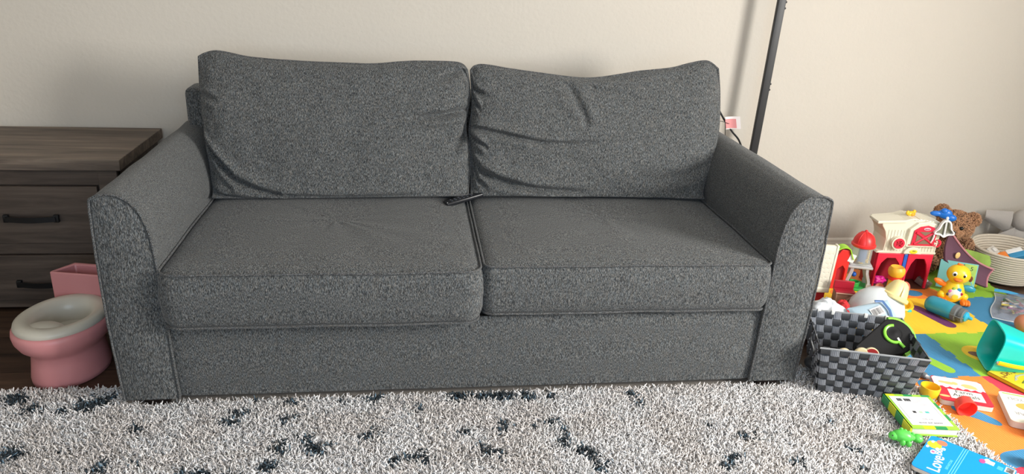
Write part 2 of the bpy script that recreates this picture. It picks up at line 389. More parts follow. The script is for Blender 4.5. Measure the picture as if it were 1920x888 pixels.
def back_cushion(B_, R_, T_, L_, folds, seed, bx):
    NU, NV = 210, 120
    cu = lambda P, n: spline([(x, 0, z) for x, z in P], n)
    b, t, l, r = cu(B_, NU), cu(T_, NU), cu(L_, NV), cu(R_, NV)
    F = []
    for px, amp, wid in folds:
        F.append(([((x-bx[0])/(bx[1]-bx[0]), 1-(y-bx[2])/(bx[3]-bx[2])) for x, y in px], amp, wid))
    def disp(u, v):
        d = 0
        for P, amp, wid in F:
            best = 9; sd = 0; tt = 0; N = len(P)-1
            for i in range(N):
                ax, ay = P[i][0]*.93, P[i][1]*.48; bx_, by = P[i+1][0]*.93, P[i+1][1]*.48; x, y = u*.93, v*.48
                dx, dy = bx_-ax, by-ay; q = max(0, min(1, ((x-ax)*dx+(y-ay)*dy)/(dx*dx+dy*dy)))
                ex, ey = x-ax-q*dx, y-ay-q*dy; dd = math.hypot(ex, ey)
                if dd < best: best = dd; sd = dx*ey-dy*ex; tt = (i+q)/N
            if best > .09: continue
            fade = math.sin(PI*min(1, max(0, .12+.88*tt)))**.6 if tt > .5 else 1
            s = best*(1 if sd >= 0 else -1)
            d += 1.45*amp*fade*(-math.exp(-(s/wid)**2) + .75*math.exp(-((abs(s)-wid*2.1)/(wid*1.5))**2)*(1 if s > 0 else .45))
        return d
    vs = []; fs = []; w = NU+1
    for side in (0, 1):
        for j in range(NV+1):
            v = j/NV
            for i in range(NU+1):
                u = i/NU
                p = (b[i]*(1-v)+t[i]*v)+(l[j]*(1-u)+r[j]*u)-((1-u)*(1-v)*b[0]+u*(1-v)*b[-1]+(1-u)*v*t[0]+u*v*t[-1])
                y = .640+.125*(p.z-.464)/.5-.050*math.exp(-v/.07)
                p.z += .016*math.exp(-v/.06); a = abs(2*u-1); c = abs(2*v-1)
                gu = max(0, 1-a**3.4)**.55; gv = max(0, 1-c**(2.3 if v > .5 else 4.0))**.55
                g = gu*gv
                if side == 0:
                    pk = .5+.5*math.sin(u*90+seed)  # gathered cloth next to the top seam
                    y -= (.095-.02*v)*g + (disp(u, v)+.011*vnoise(u*2.0, v, 0, 2.6, seed)+.0045*vnoise(u*3, v*1.8, 0, 5, seed+4))*min(1, 1.7*g**.6)
                    y -= .0016*(pk-.5)*math.exp(-((1-v)/.05)**2)
                    p = p.copy(); p.z += .008*g*(1-c)*0
                else: y += .085*g
                vs.append((p.x, y, p.z))
    o = (NU+1)*(NV+1)
    for j in range(NV):
        for i in range(NU):
            q = (j*w+i, j*w+i+1, (j+1)*w+i+1, (j+1)*w+i); fs.append(q); fs.append(tuple(o+k for k in q[::-1]))
    rim = [i for i in range(w)]+[j*w+NU for j in range(1, NV+1)]+[NV*w+i for i in range(NU-1, -1, -1)]+[j*w for j in range(NV-1, 0, -1)]
    mp = {o+k: k for k in rim}; fs = [tuple(mp.get(k, k) for k in f) for f in fs]
    me = MB().add(vs, fs); ob = me.build('back_cushion', m_fab, sofa, ang=180)
    bm = bmesh.new(); bm.from_mesh(ob.data); bmesh.ops.delete(bm, geom=[v for v in bm.verts if not v.link_faces], context='VERTS'); bm.to_mesh(ob.data); bm.free()
    rp = [Vector(vs[k]) for k in rim]; rp = [p+Vector((0, -.004, 0)) for p in rp[::2]]
    MB().tube(rp, .0045, n=8, closed=True).build('piping', m_pipe, ob)
    return ob
back_cushion(LBp, LRp, LTp, LLp, [
    ([(378, 285), (415, 312), (450, 338), (500, 352), (590, 365)], .016, .010),
    ([(372, 195), (405, 200), (450, 208)], .011, .012),
    ([(884, 206), (855, 212), (815, 222), (760, 226)], .017, .011),
    ([(884, 240), (868, 262), (835, 280)], .022, .012),
    ([(870, 135), (845, 128), (800, 150)], .014, .014),
    ([(560, 360), (680, 366), (800, 362)], .007, .010),
    ([(385, 360), (420, 366), (480, 368)], .008, .008)], 1.0, (370, 885, 112, 372))
back_cushion(RBp, RRp, RTp, RLp, [
    ([(886, 232), (930, 240), (985, 247), (1060, 258), (1160, 252)], .013, .011),
    ([(887, 250), (915, 262), (955, 280)], .016, .010),
    ([(888, 305), (925, 325), (985, 336), (1060, 345), (1150, 348)], .020, .012),
    ([(892, 315), (915, 338), (945, 346)], .014, .009),
    ([(890, 150), (905, 166), (932, 172), (970, 178)], .014, .009),
    ([(888, 172), (908, 184), (935, 202)], .016, .009),
    ([(1083, 148), (1095, 175), (1112, 205), (1120, 225)], .008, .012),
    ([(1120, 150), (1150, 160), (1185, 190)], .007, .014),
    ([(1325, 300), (1270, 320), (1200, 325)], .006, .016)], 4.0, (886, 1348, 128, 370))

# remote, lamp, cord, tag
m_blk = mat('black plastic', (.012, .013, .016), .32)
m_blkm = mat('black powder coat', (.016, .017, .019), .45)
rm = thing('remote_control', 'slim black remote control lying in the gap between the sofa cushions', 'remote', (-.020, .575, .486), math.radians(22), ry=math.radians(-9))
MB().box((-.075, -.019, -.008), (.075, .019, .008), bev=.005).build('casing', m_blk, rm)
b_ = MB()
for i in range(6):
    for j in range(2): b_.lathe([(.0038, 0), (.0038, .001), (.0028, .0017)], T(-.05+i*.016, -.007+j*.014, .008), 12)
b_.build('button', mat('dark grey rubber', (.05, .055, .07), .6), rm)
MB().ell((-.070, -.012, .0075), (.0022, .0022, .0012)).build('indicator', mat('bright plastic', (.85, .85, .85), .2), rm)
lamp = thing('floor_lamp', 'slim black pole of a floor lamp standing behind the sofa arm', 'lamp', (1.292, 1.055, 0))
MB().lathe([(.0, 0), (.105, 0), (.11, .006), (.108, .014), (.02, .02), (0, .02)], T(.0, 0, 0)).build('base', m_blkm, lamp)
MB().box((-.0165, -.010, .018), (.0165, .010, 1.92), T(0, 0, 0, ry=math.radians(1.6)), bev=.002).build('pole', m_blkm, lamp)
for z in (.83, .855, 1.17, 1.195):
    MB().lathe([(0, 0), (.0045, 0), (.0045, .004), (.003, .006), (0, .006)], T(.0160+z*.028, -.004, z, ry=PI/2), 16).build('bolt', m_blkm, lamp)
MB().lathe([(0, 0), (.10, -.02), (.13, -.06), (.125, -.06), (.095, -.024), (0, -.008)], T(.055, 0, 1.96)).build('lamp_shade', m_blkm, lamp)
cord = MB().tube([(p.x, p.y, p.z) for p in spline([(.98, 1.01, .86), (1.04, 1.01, .815), (1.098, 1.01, .748), (1.137, 1.01, .696), (1.175, 1.01, .652), (1.219, 1.015, .605), (1.25, 1.02, .52), (1.262, 1.04, .30), (1.27, 1.06, .024)], 60)], .0042, n=8).build('power_cord', m_blk)
tag(cord, 'thin black power cord hanging behind the right back cushion', 'cord')
tg = MB().sheet(lambda u, v: (1.128+.066*u+.012*(1-v), 1.0+.006*math.sin(u*4), .664+.054*v+.004*u), 10, 6, th=.0006)
tg = tg.build('fabric_label', mat('white label fabric', (.8, .74, .72), .7)); tag(tg, 'white and pink paper label sticking out behind the sofa arm', 'label')
MB().sheet(lambda u, v: (1.130+.048*u+.010*(1-v), .9985+.006*math.sin(u*3.2), .668+.040*v+.003*u), 8, 4, th=.0005).build('print', mat('pink print', (.72, .28, .28), .7), tg)
MB().tube([(1.090, 1.0, .700), (1.115, .998, .700), (1.150, .997, .690)], .0014, n=6).tube([(1.128, .998, .712), (1.134, .998, .68), (1.142, .998, .62)], .0014, n=6).build('string', m_blk, tg)

# ---------------------------------------------------------------- dresser
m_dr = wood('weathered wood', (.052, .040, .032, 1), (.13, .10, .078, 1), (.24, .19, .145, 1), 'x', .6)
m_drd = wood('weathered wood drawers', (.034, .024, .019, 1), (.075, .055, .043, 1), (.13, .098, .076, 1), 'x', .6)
m_iron = mat('dark iron', (.03, .032, .035), .35, metal=.8)
DX0, DX1, DY0, DY1, DH = -2.75, -1.235, .675, 1.16, .598
dr = thing('dresser', 'low weathered grey-brown wooden dresser beside the left sofa arm', 'dresser', (DX0, DY0, 0))
w_, d_ = DX1-DX0, DY1-DY0
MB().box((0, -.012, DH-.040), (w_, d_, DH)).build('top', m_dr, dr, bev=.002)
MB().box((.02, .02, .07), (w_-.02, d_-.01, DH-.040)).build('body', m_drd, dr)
MB().box((.02, .006, .02), (w_-.02, .03, .050)).build('base_rail', m_drd, dr, bev=.002)
for x in (.02, w_-.085): MB().box((x, .003, 0), (x+.065, .04, DH-.040)).build('stile', m_drd, dr, bev=.002)
for x in (.02, w_-.085): MB().box((x, d_-.05, 0), (x+.065, d_-.01, .08)).build('leg', m_drd, dr)
MB().box((.085, .008, .500), (w_-.085, .03, DH-.041)).build('upper_rail', m_drd, dr, bev=.0015)
MB().box((.085, .010, .234), (w_-.085, .03, .276)).build('middle_rail', m_drd, dr, bev=.0015)
for z0, z1 in ((.279, .495), (.052, .231)):
    for k in range(2):
        xa = .088+k*(w_-.176)/2; xb = xa+(w_-.176)/2-.006
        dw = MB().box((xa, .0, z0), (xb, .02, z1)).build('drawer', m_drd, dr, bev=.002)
        hx = (xa+xb)/2 if k == 0 else 1.188; hz = .378 if z0 > .2 else .122
        h = MB()
        for s in (-1, 1): h.box((hx+s*.084-.009, -.014, hz-.014), (hx+s*.084+.009, 0, hz+.014), bev=.002)
        h.sheet(lambda u, v: (hx-.082+.164*u, -.014-.014*math.sin(PI*u), hz-.010+.020*v), 12, 2, th=-.003)
        h.build('handle', m_iron, dw)

# ---------------------------------------------------------------- potty
m_pink = mat('pink plastic', (.62, .255, .26), .38); m_pseat = mat('grey white plastic', (.56, .53, .45), .33)
pt = thing('toddler_potty', 'pink plastic toddler potty shaped like a toilet, beside the sofa', 'potty', (-1.318, .252, 0), math.radians(-12)); pt.scale = (1.03, 1.03, 1.0)
def oval(r0, z, fx=1, fy=1, yo=0): return (r0*fx, r0*fy, z, yo)
def loft(rings, n=56, egg=.0):
    vs = []; fs = []
    for rx, ry, z, yo in rings:
        for i in range(n):
            a = 2*PI*i/n; s = math.sin(a); vs.append((rx*math.cos(a)*(1+egg*s), yo+ry*s, z))
    for j in range(len(rings)-1):
        for i in range(n): fs.append((j*n+i, j*n+(i+1) % n, (j+1)*n+(i+1) % n, (j+1)*n+i))
    return vs, fs
v_, f_ = loft([(.0, .0, 0, 0), (.098, .125, 0, 0), (.103, .130, .004, 0), (.104, .131, .02, 0), (.097, .123, .07, 0), (.094, .119, .098, 0), (.100, .125, .112, -.002), (.118, .143, .132, -.006), (.128, .153, .155, -.008), (.131, .156, .174, -.008), (.129, .154, .186, -.008), (.122, .147, .192, -.008), (.105, .128, .190, -.008), (.09, .11, .15, -.008), (.06, .08, .09, 0), (0, 0, .085, 0)])
MB().add(v_, f_).build('bowl', m_pink, pt, ang=60)
v_, f_ = loft([(.082, .098, .190, -.006), (.122, .146, .190, -.008), (.124, .148, .197, -.008), (.121, .145, .207, -.008), (.110, .132, .214, -.007), (.096, .112, .213, -.004), (.084, .098, .206, -.002), (.074, .086, .192, 0), (.070, .082, .176, 0), (.068, .08, .14, 0), (0, 0, .105, 0)])
st = MB().add(v_, f_); st.ell((0, -.092, .194), (.060, .046, .020)); st.build('seat', m_pseat, pt, ang=60)
tk = MB(); oc = [(-.115, .0), (-.085, .075), (.085, .075), (.115, .0), (.115, -.012), (-.115, -.012)]
def wallring(poly, z0, z1, th):
    n = len(poly); c = (sum(p[0] for p in poly)/n, sum(p[1] for p in poly)/n)
    inn = [(c[0]+(x-c[0])*(1-th/.1), c[1]+(y-c[1])*(1-th/.045)) for x, y in poly]
    vs = [(x, y, z0) for x, y in poly]+[(x, y, z1) for x, y in poly]+[(x, y, z1) for x, y in inn]+[(x, y, z0+.05) for x, y in inn]
    fs = []
    for i in range(n):
        j = (i+1) % n
        for k in range(3): fs.append((k*n+i, k*n+j, (k+1)*n+j, (k+1)*n+i))
    fs.append(tuple(3*n+i for i in range(n))); fs.append(tuple(range(n-1, -1, -1))); return vs, [f[::-1] for f in fs]
tk.add(*wallring(oc, .13, .285, .012), M=T(0, .135, 0)); tk.build('tank', m_pink, pt, bev=.004, ang=30)

# ---------------------------------------------------------------- shag rug
def px_floor(x, y, z=.03):
    d = _f*1 + _r2*((x-960)/FPX) - _u2*((y-444)/FPX); c = cam.matrix_world.translation; t = (z-c.z)/d.z; p = c+d*t; return p.x, p.y
rug = thing('shag_rug', 'cream shag rug with dark navy blotches in front of the sofa', 'rug', (0, 0, 0))
RX0, RX1, RY0, RY1 = -2.15, 1.50, -1.35, .105
MB().box((RX0, RY0, .001), (RX1, RY1, .010)).build('backing', mat('rug backing', (.30, .27, .24), .95), rug, smooth=False)
BL = [(25, 742, 22), (60, 760, 16), (165, 754, 24), (190, 745, 16), (105, 768, 9), (255, 790, 9), (250, 800, 8), (430, 782, 17), (445, 768, 12), (180, 872, 15), (195, 858, 10), (115, 838, 9), (20, 846, 14), (3, 850, 16), (535, 780, 13), (520, 832, 16), (590, 835, 18), (575, 820, 12), (500, 868, 14), (340, 882, 12), (380, 880, 14), (430, 885, 12), (690, 812, 16), (700, 800, 10), (948, 792, 11), (940, 800, 8), (1005, 792, 9), (1035, 785, 9), (1055, 800, 9), (1060, 822, 12), (1085, 835, 10), (1108, 842, 13), (1130, 868, 15), (1120, 855, 10), (920, 838, 17), (900, 826, 10), (870, 800, 10), (770, 848, 13), (800, 850, 14), (740, 855, 10), (860, 736, 16), (900, 738, 14), (940, 736, 15), (985, 738, 14), (1035, 737, 14), (1180, 735, 10), (700, 742, 10), (640, 745, 8), (540, 752, 9), (1200, 752, 8), (1393, 810, 9), (1420, 812, 6), (1372, 852, 12), (1362, 868, 9), (1332, 790, 7), (1560, 786, 7), (1475, 808, 4), (1600, 832, 12), (1620, 870, 8), (1495, 860, 8), (480, 740, 7), (1765, 795, 10), (1600, 740, 6), (780, 760, 6), (250, 860, 8)]
BLm = []
for x, y, r in BL:
    a = px_floor(x, y); b = px_floor(x+r, y); BLm.append((a[0], a[1], 1.2*abs(b[0]-a[0])))
BLm += [(random.Random(i).uniform(RX0, RX1), random.Random(i+99).uniform(RY0, -.55), random.Random(i+7).uniform(.015, .04)) for i in range(70)]
BLm = np.array(BLm)
rg = np.random.default_rng(4)
sp = .0050; gx, gy = np.meshgrid(np.arange(RX0, RX1, sp), np.arange(-.78, RY1, sp)); gx = gx.ravel(); gy = gy.ravel()
gx = gx+rg.uniform(-sp*.45, sp*.45, gx.shape); gy = gy+rg.uniform(-sp*.45, sp*.45, gy.shape)
keep = (gx > -1.75); gx, gy = gx[keep], gy[keep]
sx_, sy_ = np.meshgrid(np.arange(RX0, RX1, .013), np.arange(RY0, RY1, .013)); sx_ = sx_.ravel(); sy_ = sy_.ravel(); kk = (sx_ <= -1.75) | (sy_ < -.78)
# field of low-frequency noise sampled on a coarse lattice
def lattice(scale, off):
    lx = np.arange(RX0-.1, RX1+.1, .012); ly = np.arange(RY0-.1, RY1+.1, .012)
    Z = np.array([[noise.noise(Vector((a*scale+off, b*scale, off))) for a in lx] for b in ly]); return lx, ly, Z
def samp(L_, x, y):
    lx, ly, Z = L_; i = np.clip(((x-lx[0])/.012).astype(int), 0, len(lx)-1); j = np.clip(((y-ly[0])/.012).astype(int), 0, len(ly)-1); return Z[j, i]
N1, N2, N3 = lattice(9, 1.3), lattice(38, 7.7), lattice(5, 21.1)
def rug_tufts(gx, gy, rad, seed):
    n = len(gx); rg = np.random.default_rng(seed)
    wx = gx+.020*samp(N2, gx, gy); wy = gy+.016*samp(N2, gy*1.0+gx*.0, gx*.0+gy) + .012*samp(N2, gx, gy)
    D = np.full(n, 9.0)
    for bx_, by_, br in BLm: D = np.minimum(D, np.hypot((wx-bx_), (wy-by_)*1.15)/br)
    n2 = samp(N2, gx, gy); n1 = samp(N1, gx, gy); n3 = samp(N3, gx, gy)
    dark = (D + .95*n2 + .35*n1 + rg.normal(0, .26, n)) < .85
    base = np.array([.93, .90, .89]); C = np.tile(base, (n, 1))
    tp = np.clip(.5+n1*1.6+n3*.8, 0, 1)[:, None]
    C = C*(1-tp*.25) + np.array([.50, .41, .33])*tp*.25
    C *= rg.uniform(.78, 1.15, n)[:, None]
    g = (rg.random(n) < .10)[:, None]; C = np.where(g, C*.5, C)
    dc = np.array([.022, .034, .044])*(rg.uniform(.4, 2.0, n) + 6*(rg.random(n) < .16))[:, None]; C = np.where(dark[:, None], dc, C)
    P = np.stack([gx, gy, np.full(n, .009)], 1); N = np.tile([0, 0, 1.0], (n, 1))
    return P, N, np.clip(C, 0, .92)
m_yarn = yarn_mat('shag yarn')
inner = ~((gx > -1.08) & (gx < 1.08) & (gy > .012)) & (np.maximum(abs(abs(gx)-.985), abs(gy-.048)) > .050)
P_, N_, C_ = rug_tufts(gx[inner], gy[inner], .003, 5)
P2, N2_, C2 = rug_tufts(sx_[kk], sy_[kk], .006, 6)
# yarn hanging over the right and the back edge
o1 = tufts('pile', P_, N_, C_, .0150, .0026, m_yarn, rug, 3, lean=.55, seg=2, k=3, curl=.75); o1['kind'] = 'stuff'
o2 = tufts('pile', P2, N2_, C2, .024, .0055, m_yarn, rug, 8, lean=.4, seg=2, k=3, curl=.4); o2['kind'] = 'stuff'

# ---------------------------------------------------------------- foam mat
GX = [1.478+.3145*i for i in range(0, 6)]; GY = [-.924+.3145*j for j in range(0, 7)]   # tile corners
def foam(name, col):
    if name in MATS: return MATS[name]
    m = mat(name, col, .6); n = m.node_tree.nodes; L = m.node_tree.links; tc = n.new('ShaderNodeTexCoord'); w = n.new('ShaderNodeTexWave')
    w.bands_direction = 'X'; w.inputs['Scale'].default_value = 38; L.new(tc.outputs['Object'], w.inputs[0]); b = n.new('ShaderNodeBump'); b.inputs['Strength'].default_value = .45; b.inputs['Distance'].default_value = .002
    L.new(w.outputs[1], b.inputs['Height']); L.new(b.outputs[0], n['Principled BSDF'].inputs['Normal']); return m
FC = {'orange': (.93, .27, .045), 'yellow': (.90, .60, .035), 'green': (.29, .55, .045), 'blue': (.05, .25, .47), 'red': (.72, .045, .09), 'purple': (.16, .04, .14), 'brown': (.18, .10, .07)}
def zig(a0, a1, c, k=3, d=.0050, first=1):
    """points along an edge from a0 to a1 at cross-coordinate c, with square teeth"""
    out = [(a0, c)]; L_ = (a1-a0); m = L_/(2*k+1); s = first
    for i in range(2*k+1):
        off = (d if i % 2 else -d)*s if 0 < i < 2*k else 0
        out += [(a0+m*i+(.0008 if m > 0 else -.0008), c+off), (a0+m*(i+1)-(.0008 if m > 0 else -.0008), c+off)]
    out.append((a1, c)); return out
def blob(cx, cy, r, seed, n=36, amp=.2, sx=1, sy=1, rot=0):
    out = []
    for i in range(n):
        a = 2*PI*i/n; k = r*(1+amp*math.sin(2*a+seed)+amp*.6*math.sin(3*a+seed*2)); x, y = k*math.cos(a)*sx, k*math.sin(a)*sy
        out.append((cx+x*math.cos(rot)-y*math.sin(rot), cy+x*math.sin(rot)+y*math.cos(rot)))
    return out
def capsule(x0, y0, x1, y1, r, n=10):
    a = math.atan2(y1-y0, x1-x0); return [(x1+r*math.cos(a-PI/2+PI*i/n), y1+r*math.sin(a-PI/2+PI*i/n)) for i in range(n+1)]+[(x0+r*math.cos(a+PI/2+PI*i/n), y0+r*math.sin(a+PI/2+PI*i/n)) for i in range(n+1)]
TILES = [  # column, row, colour, inlays(world coords), label
 (0, 1, 'orange', [('blue', blob(1.585, -.425, .055, .6, amp=.22, sx=1.35, sy=.75, rot=.1)), ('red', blob(1.545, -.50, .036, 2, amp=.12)), ('green', blob(1.49, -.52, .028, 1, amp=.05))], 'orange foam play mat tile with a blue cloud-shaped piece, nearest the front'),
 (0, 2, 'orange', [('blue', blob(1.600, -.205, .042, 1.2, amp=.16, sx=1.5, sy=.75, rot=-.9)), ('blue', blob(1.555, -.02, .030, 1, amp=.1))], 'orange foam play mat tile under the red farm picture book'),
 (0, 3, 'blue', [('green', capsule(1.650, .190, 1.700, .070, .024))], 'blue foam play mat tile beside the woven basket with a long lime piece'),
 (0, 4, 'yellow', [], 'yellow foam play mat tile mostly hidden behind the woven basket'),
 (0, 5, 'yellow', [('orange', blob(1.640, .715, .035, 1, amp=.08))], 'yellow foam play mat tile with an orange round piece beside the toy silo'),
 (1, 1, 'red', [], 'red foam play mat tile at the front right corner'),
 (1, 2, 'red', [('yellow', blob(1.95, -.14, .05, 1))], 'red foam play mat tile between the farm book and the yellow book'),
 (1, 3, 'green', [('yellow', blob(1.915, .165, .055, .3, amp=.06, sx=1.35, sy=1.15, rot=-.9)), ('brown', blob(1.895, .160, .024, 1.5, amp=.1, sx=1.5, rot=-.8))], 'lime green foam play mat tile with a yellow oval beside the teal bucket'),
 (1, 4, 'yellow', [('purple', capsule(1.905, .555, 1.945, .405, .027))], 'yellow foam play mat tile with a long purple piece under the blue bottle'),
 (1, 5, 'orange', [('blue', blob(1.985, .700, .032, 1, amp=.05, sx=1.2))], 'orange foam play mat tile with a blue round piece in front of the barn'),
 (2, 2, 'orange', [], 'orange foam play mat tile under the yellow book at the right edge'),
 (2, 3, 'green', [], 'green foam play mat tile behind the teal bucket'),
 (2, 4, 'blue', [], 'blue foam play mat tile between the duck and the zip bag'),
 (2, 5, 'green', [('yellow', blob(2.30, .78, .04, 1))], 'green foam play mat tile behind the toy duck'),
 (3, 4, 'green', [], 'green foam play mat tile under the zip bag of crayons')]
MZ = .011
for c, r, col, inl, lab in TILES:
    xa, xb, ya, yb = GX[c], GX[c+1], GY[r], GY[r+1]; cx, cy = (xa+xb)/2, (ya+yb)/2
    g = [(x, y) for x, y in zig(xa, xb, ya)] + [(y, x) for x, y in zig(ya, yb, xb)][1:] + [(x, y) for x, y in zig(xa, xb, yb)][::-1][1:] + [(y, x) for x, y in zig(ya, yb, xa)][::-1][1:-1]
    o = thing('foam_mat_tile', lab, 'play mat tile', (cx, cy, 0), 0, 'coloured foam play mat tiles')
    pl = [(x-cx, y-cy) for x, y in g]; lo = MB().prism(pl, .001, MZ).build('tile', foam('foam '+col, FC[col]), o, smooth=False)
    for k, (ic, poly) in enumerate(inl):
        MB().prism([(x-cx, y-cy) for x, y in poly], .002, MZ+.0006+.0002*k).build('inlay', foam('foam '+ic, FC[ic]), o, smooth=False, label=ic+' foam cut-out piece')

# ---------------------------------------------------------------- woven basket
m_wv1 = mat('dark woven strap', (.045, .048, .053), .40, bump=.2, bscale=400); m_wv2 = mat('ribbed woven strap', (.24, .255, .285), .34); m_rim = mat('grey rim binding', (.30, .31, .32), .5)
bk = thing('woven_basket', 'dark grey woven strap basket with side handle holes on the rug edge', 'basket', (0, 0, 0))
BT = {'fl': (1.087, -.088), 'fr': (1.405, -.184), 'br': (1.492, .100), 'bl': (1.185, .185)}; BB = {'fl': (1.132, -.048), 'fr': (1.402, -.122), 'br': (1.462, .085), 'bl': (1.205, .155)}
ZB, ZT = .024, .205
def weave(a, b, nx, nz, hole=None, seed=0):
    m = MB(); A0, B0, A1, B1 = Vector((*BB[a], ZB)), Vector((*BB[b], ZB)), Vector((*BT[a], ZT)), Vector((*BT[b], ZT))
    nrm = (B0-A0).cross(A1-A0).normalized()
    def P(u, v): return (A0*(1-u)+B0*u)*(1-v)+(A1*(1-u)+B1*u)*v
    for i in range(nx):
        for j in range(nz):
            if hole and hole[0] <= i < hole[1] and hole[2] <= j < hole[3]: continue
            rib = (i+j) % 2; u0, u1, v0, v1 = i/nx, (i+1)/nx, j/nz, (j+1)/nz
            K = 16 if rib else 6; J = 6
            for side in (1, -1):
                def fn(s, t):
                    if side < 0: s = 1-s
                    p = P(u0+(u1-u0)*(.02+.96*s), v0+(v1-v0)*(.02+.96*t))
                    # straps pass over and under each other
                    if rib: h = .0030*math.sin(PI*s)**.5*side + .0017*abs(math.sin(s*PI*5))*side + .0006*side
                    else: h = .0022*math.sin(PI*t)**.5*side
                    if side < 0: h = h if rib else h
                    return p + nrm*(h + side*.0006)
                m.sheet(fn, K, J, mi=rib)
    return m
for a, b, nx, nz, hole in (('fl', 'fr', 11, 7, None), ('fr', 'br', 9, 7, (3, 6, 4, 5)), ('br', 'bl', 11, 7, None), ('bl', 'fl', 9, 7, (3, 6, 4, 5))):
    pn = weave(a, b, nx, nz, hole).build('side_panel', [m_wv1, m_wv2], bk)
    if hole:
        A0, B0, A1, B1 = Vector((*BB[a], ZB)), Vector((*BB[b], ZB)), Vector((*BT[a], ZT)), Vector((*BT[b], ZT))
        P = lambda u, v: (A0*(1-u)+B0*u)*(1-v)+(A1*(1-u)+B1*u)*v
        u0, u1, v0, v1 = 3/9, 6/9, 4/7, 5/7
        MB().tube([P(u0, v0), P(u1, v0), P(u1, v1), P(u0, v1)], .0028, n=8, closed=True).build('handle', m_rim, pn)
MB().tube([Vector((*BT[k], ZT)) for k in ('fl', 'fr', 'br', 'bl')], .0034, n=8, closed=True).build('rim', m_rim, bk)
MB().tube([Vector((*BB[k], ZB)) for k in ('fl', 'fr', 'br', 'bl')], .003, n=8, closed=True).build('base_binding', m_wv1, bk)
MB().prism([BB[k] for k in ('fl', 'fr', 'br', 'bl')], ZB-.002, ZB+.002).build('bottom', m_wv1, bk, smooth=False)
m_wtab = mat('white tab', (.75, .75, .72), .5)
for u in (.12, .27, .62, .84):
    q = Vector((*BT['bl'], ZT))*(1-u)+Vector((*BT['br'], ZT))*u
    MB().box((-.006, -.005, -.010), (.006, .004, .005), T(*q, rz=-.28), bev=.0015).build('stitch_tab', m_wtab, bk)
# black and green toy in the basket
m_lime = mat('lime plastic', (.26, .72, .06), .3); m_blk2 = mat('black toy plastic', (.007, .007, .008), .6, spec=.2)
dv = thing('toy_case', 'black plastic toy case with a rounded end and lime green edge inside the basket', 'toy', (1.362, .004, .168), 0)
_X = Vector((.95, .08, .28)).normalized(); _Z = _X.cross(Vector((-.25, .75, .60))).normalized(); _Y = _Z.cross(_X)
RM = Matrix(((_X.x, _Y.x, _Z.x, 0), (_X.y, _Y.y, _Z.y, 0), (_X.z, _Y.z, _Z.z, 0), (0, 0, 0, 1)))
def dshape(r, x0, n=28): return [(r*math.sin(PI*i/n)*1.0+.045, r*math.cos(PI*i/n)) for i in range(n+1)]+[(x0, -r*.75), (x0+.02, r*.2)]
MB().prism([(x, y) for x, y in dshape(.063, -.115)], -.014, .016, RM).build('case', m_blk2, dv, bev=.004)
MB().tube([(x, y, .004) for x, y in dshape(.065, -.115)[2:29]], .0085, RM, n=10, flat=1.3).build('edge_band', m_lime, dv)
MB().tube([(.045+.030*math.cos(a), .030*math.sin(a)+.008, .019) for a in [PI*.35+PI*1.15*i/20 for i in range(21)]]+[(.052, -.045, .019)], .0055, RM, n=8).build('ring', m_lime, dv)
MB().lathe([(.026, .016), (.025, .021), (.018, .019), (.006, .024), (0, .024)], RM @ T(.047, .008, 0), 32).build('dial', m_blk2, dv)
MB().box((.045, -.030, .019), (.052, -.008, .022), RM @ T(rz=0), bev=.001).build('sticker', m_wtab, dv)
m_cream = mat('cream wood', (.68, .58, .36), .5); m_redw = mat('dark red paint', (.30, .02, .02), .4)
for (x, y, z, r, c1, lab) in ((1.185, -.070, .166, .022, m_wtab, 'pale round ring toy peeking over the basket front'), (1.238, -.082, .171, .024, m_cream, 'cream wooden toy peeking over the basket front'), (1.268, -.088, .174, .024, m_redw, 'dark red and cream wooden disc peeking over the basket front')):
    o = thing('wooden_toy', lab, 'toy', (x, y, z), -.25)
    MB().lathe([(0, -.006), (r*.9, -.006), (r, -.003), (r, .003), (r*.9, .006), (0, .006)], T(rx=PI/2-.2), 32).build('disc', c1, o)
    MB().lathe([(r*.98, -.005), (r*1.06, -.002), (r*1.06, .002), (r*.98, .005)], T(rx=PI/2-.2), 32).build('edge', m_cream, o)
fill = MB()
rr = random.Random(3)
for i in range(14): 
    x, y = 1.17+.25*rr.random(), -.03+.12*rr.random(); fill.ell((x, y, .050+.03*rr.random()), (.03, .026, .024))
o = fill.build('toy_blocks', mat('dark toy grey', (.06, .06, .065), .6)); tag(o, 'heap of small dark toys at the bottom of the woven basket', 'toys', kind='stuff')  # whole heap in one even dark grey

# ---------------------------------------------------------------- books
def rrect(w, h, r, n=5):
    out = []
    for cx, cy, a0 in ((w/2-r, h/2-r, 0), (-w/2+r, h/2-r, PI/2), (-w/2+r, -h/2+r, PI), (w/2-r, -h/2+r, 1.5*PI)):
        for i in range(n+1): a = a0+PI/2*i/n; out.append((cx+r*math.cos(a), cy+r*math.sin(a)))
    return out
m_page = mat('page board', (.72, .66, .58), .7); m_white = mat('white card', (.84, .84, .84), .5)
def flat(mb, x, y, w, h, z, M=I4, rot=0, th=.0004): return mb.box((-w/2, -h/2, z), (w/2, h/2, z+th), M @ T(x, y, 0, rz=rot))
def barcode(w, h, M, z, parent, vert=False):
    bg = MB(); flat(bg, 0, 0, w, h, z, M); bg.build('barcode_panel', m_white, parent, smooth=False)
    b = MB(); r = random.Random(5); x = -w*.42
    while x < w*.42:
        t = r.choice([.6, 1.2, 1.8])*w/40; flat(b, x, 0, t, h*.72, z+.0005, M, th=.0002); x += t+r.choice([.7, 1.2])*w/40
    b.build('barcode', mat('print black', (.03, .03, .035), .6), parent, smooth=False)
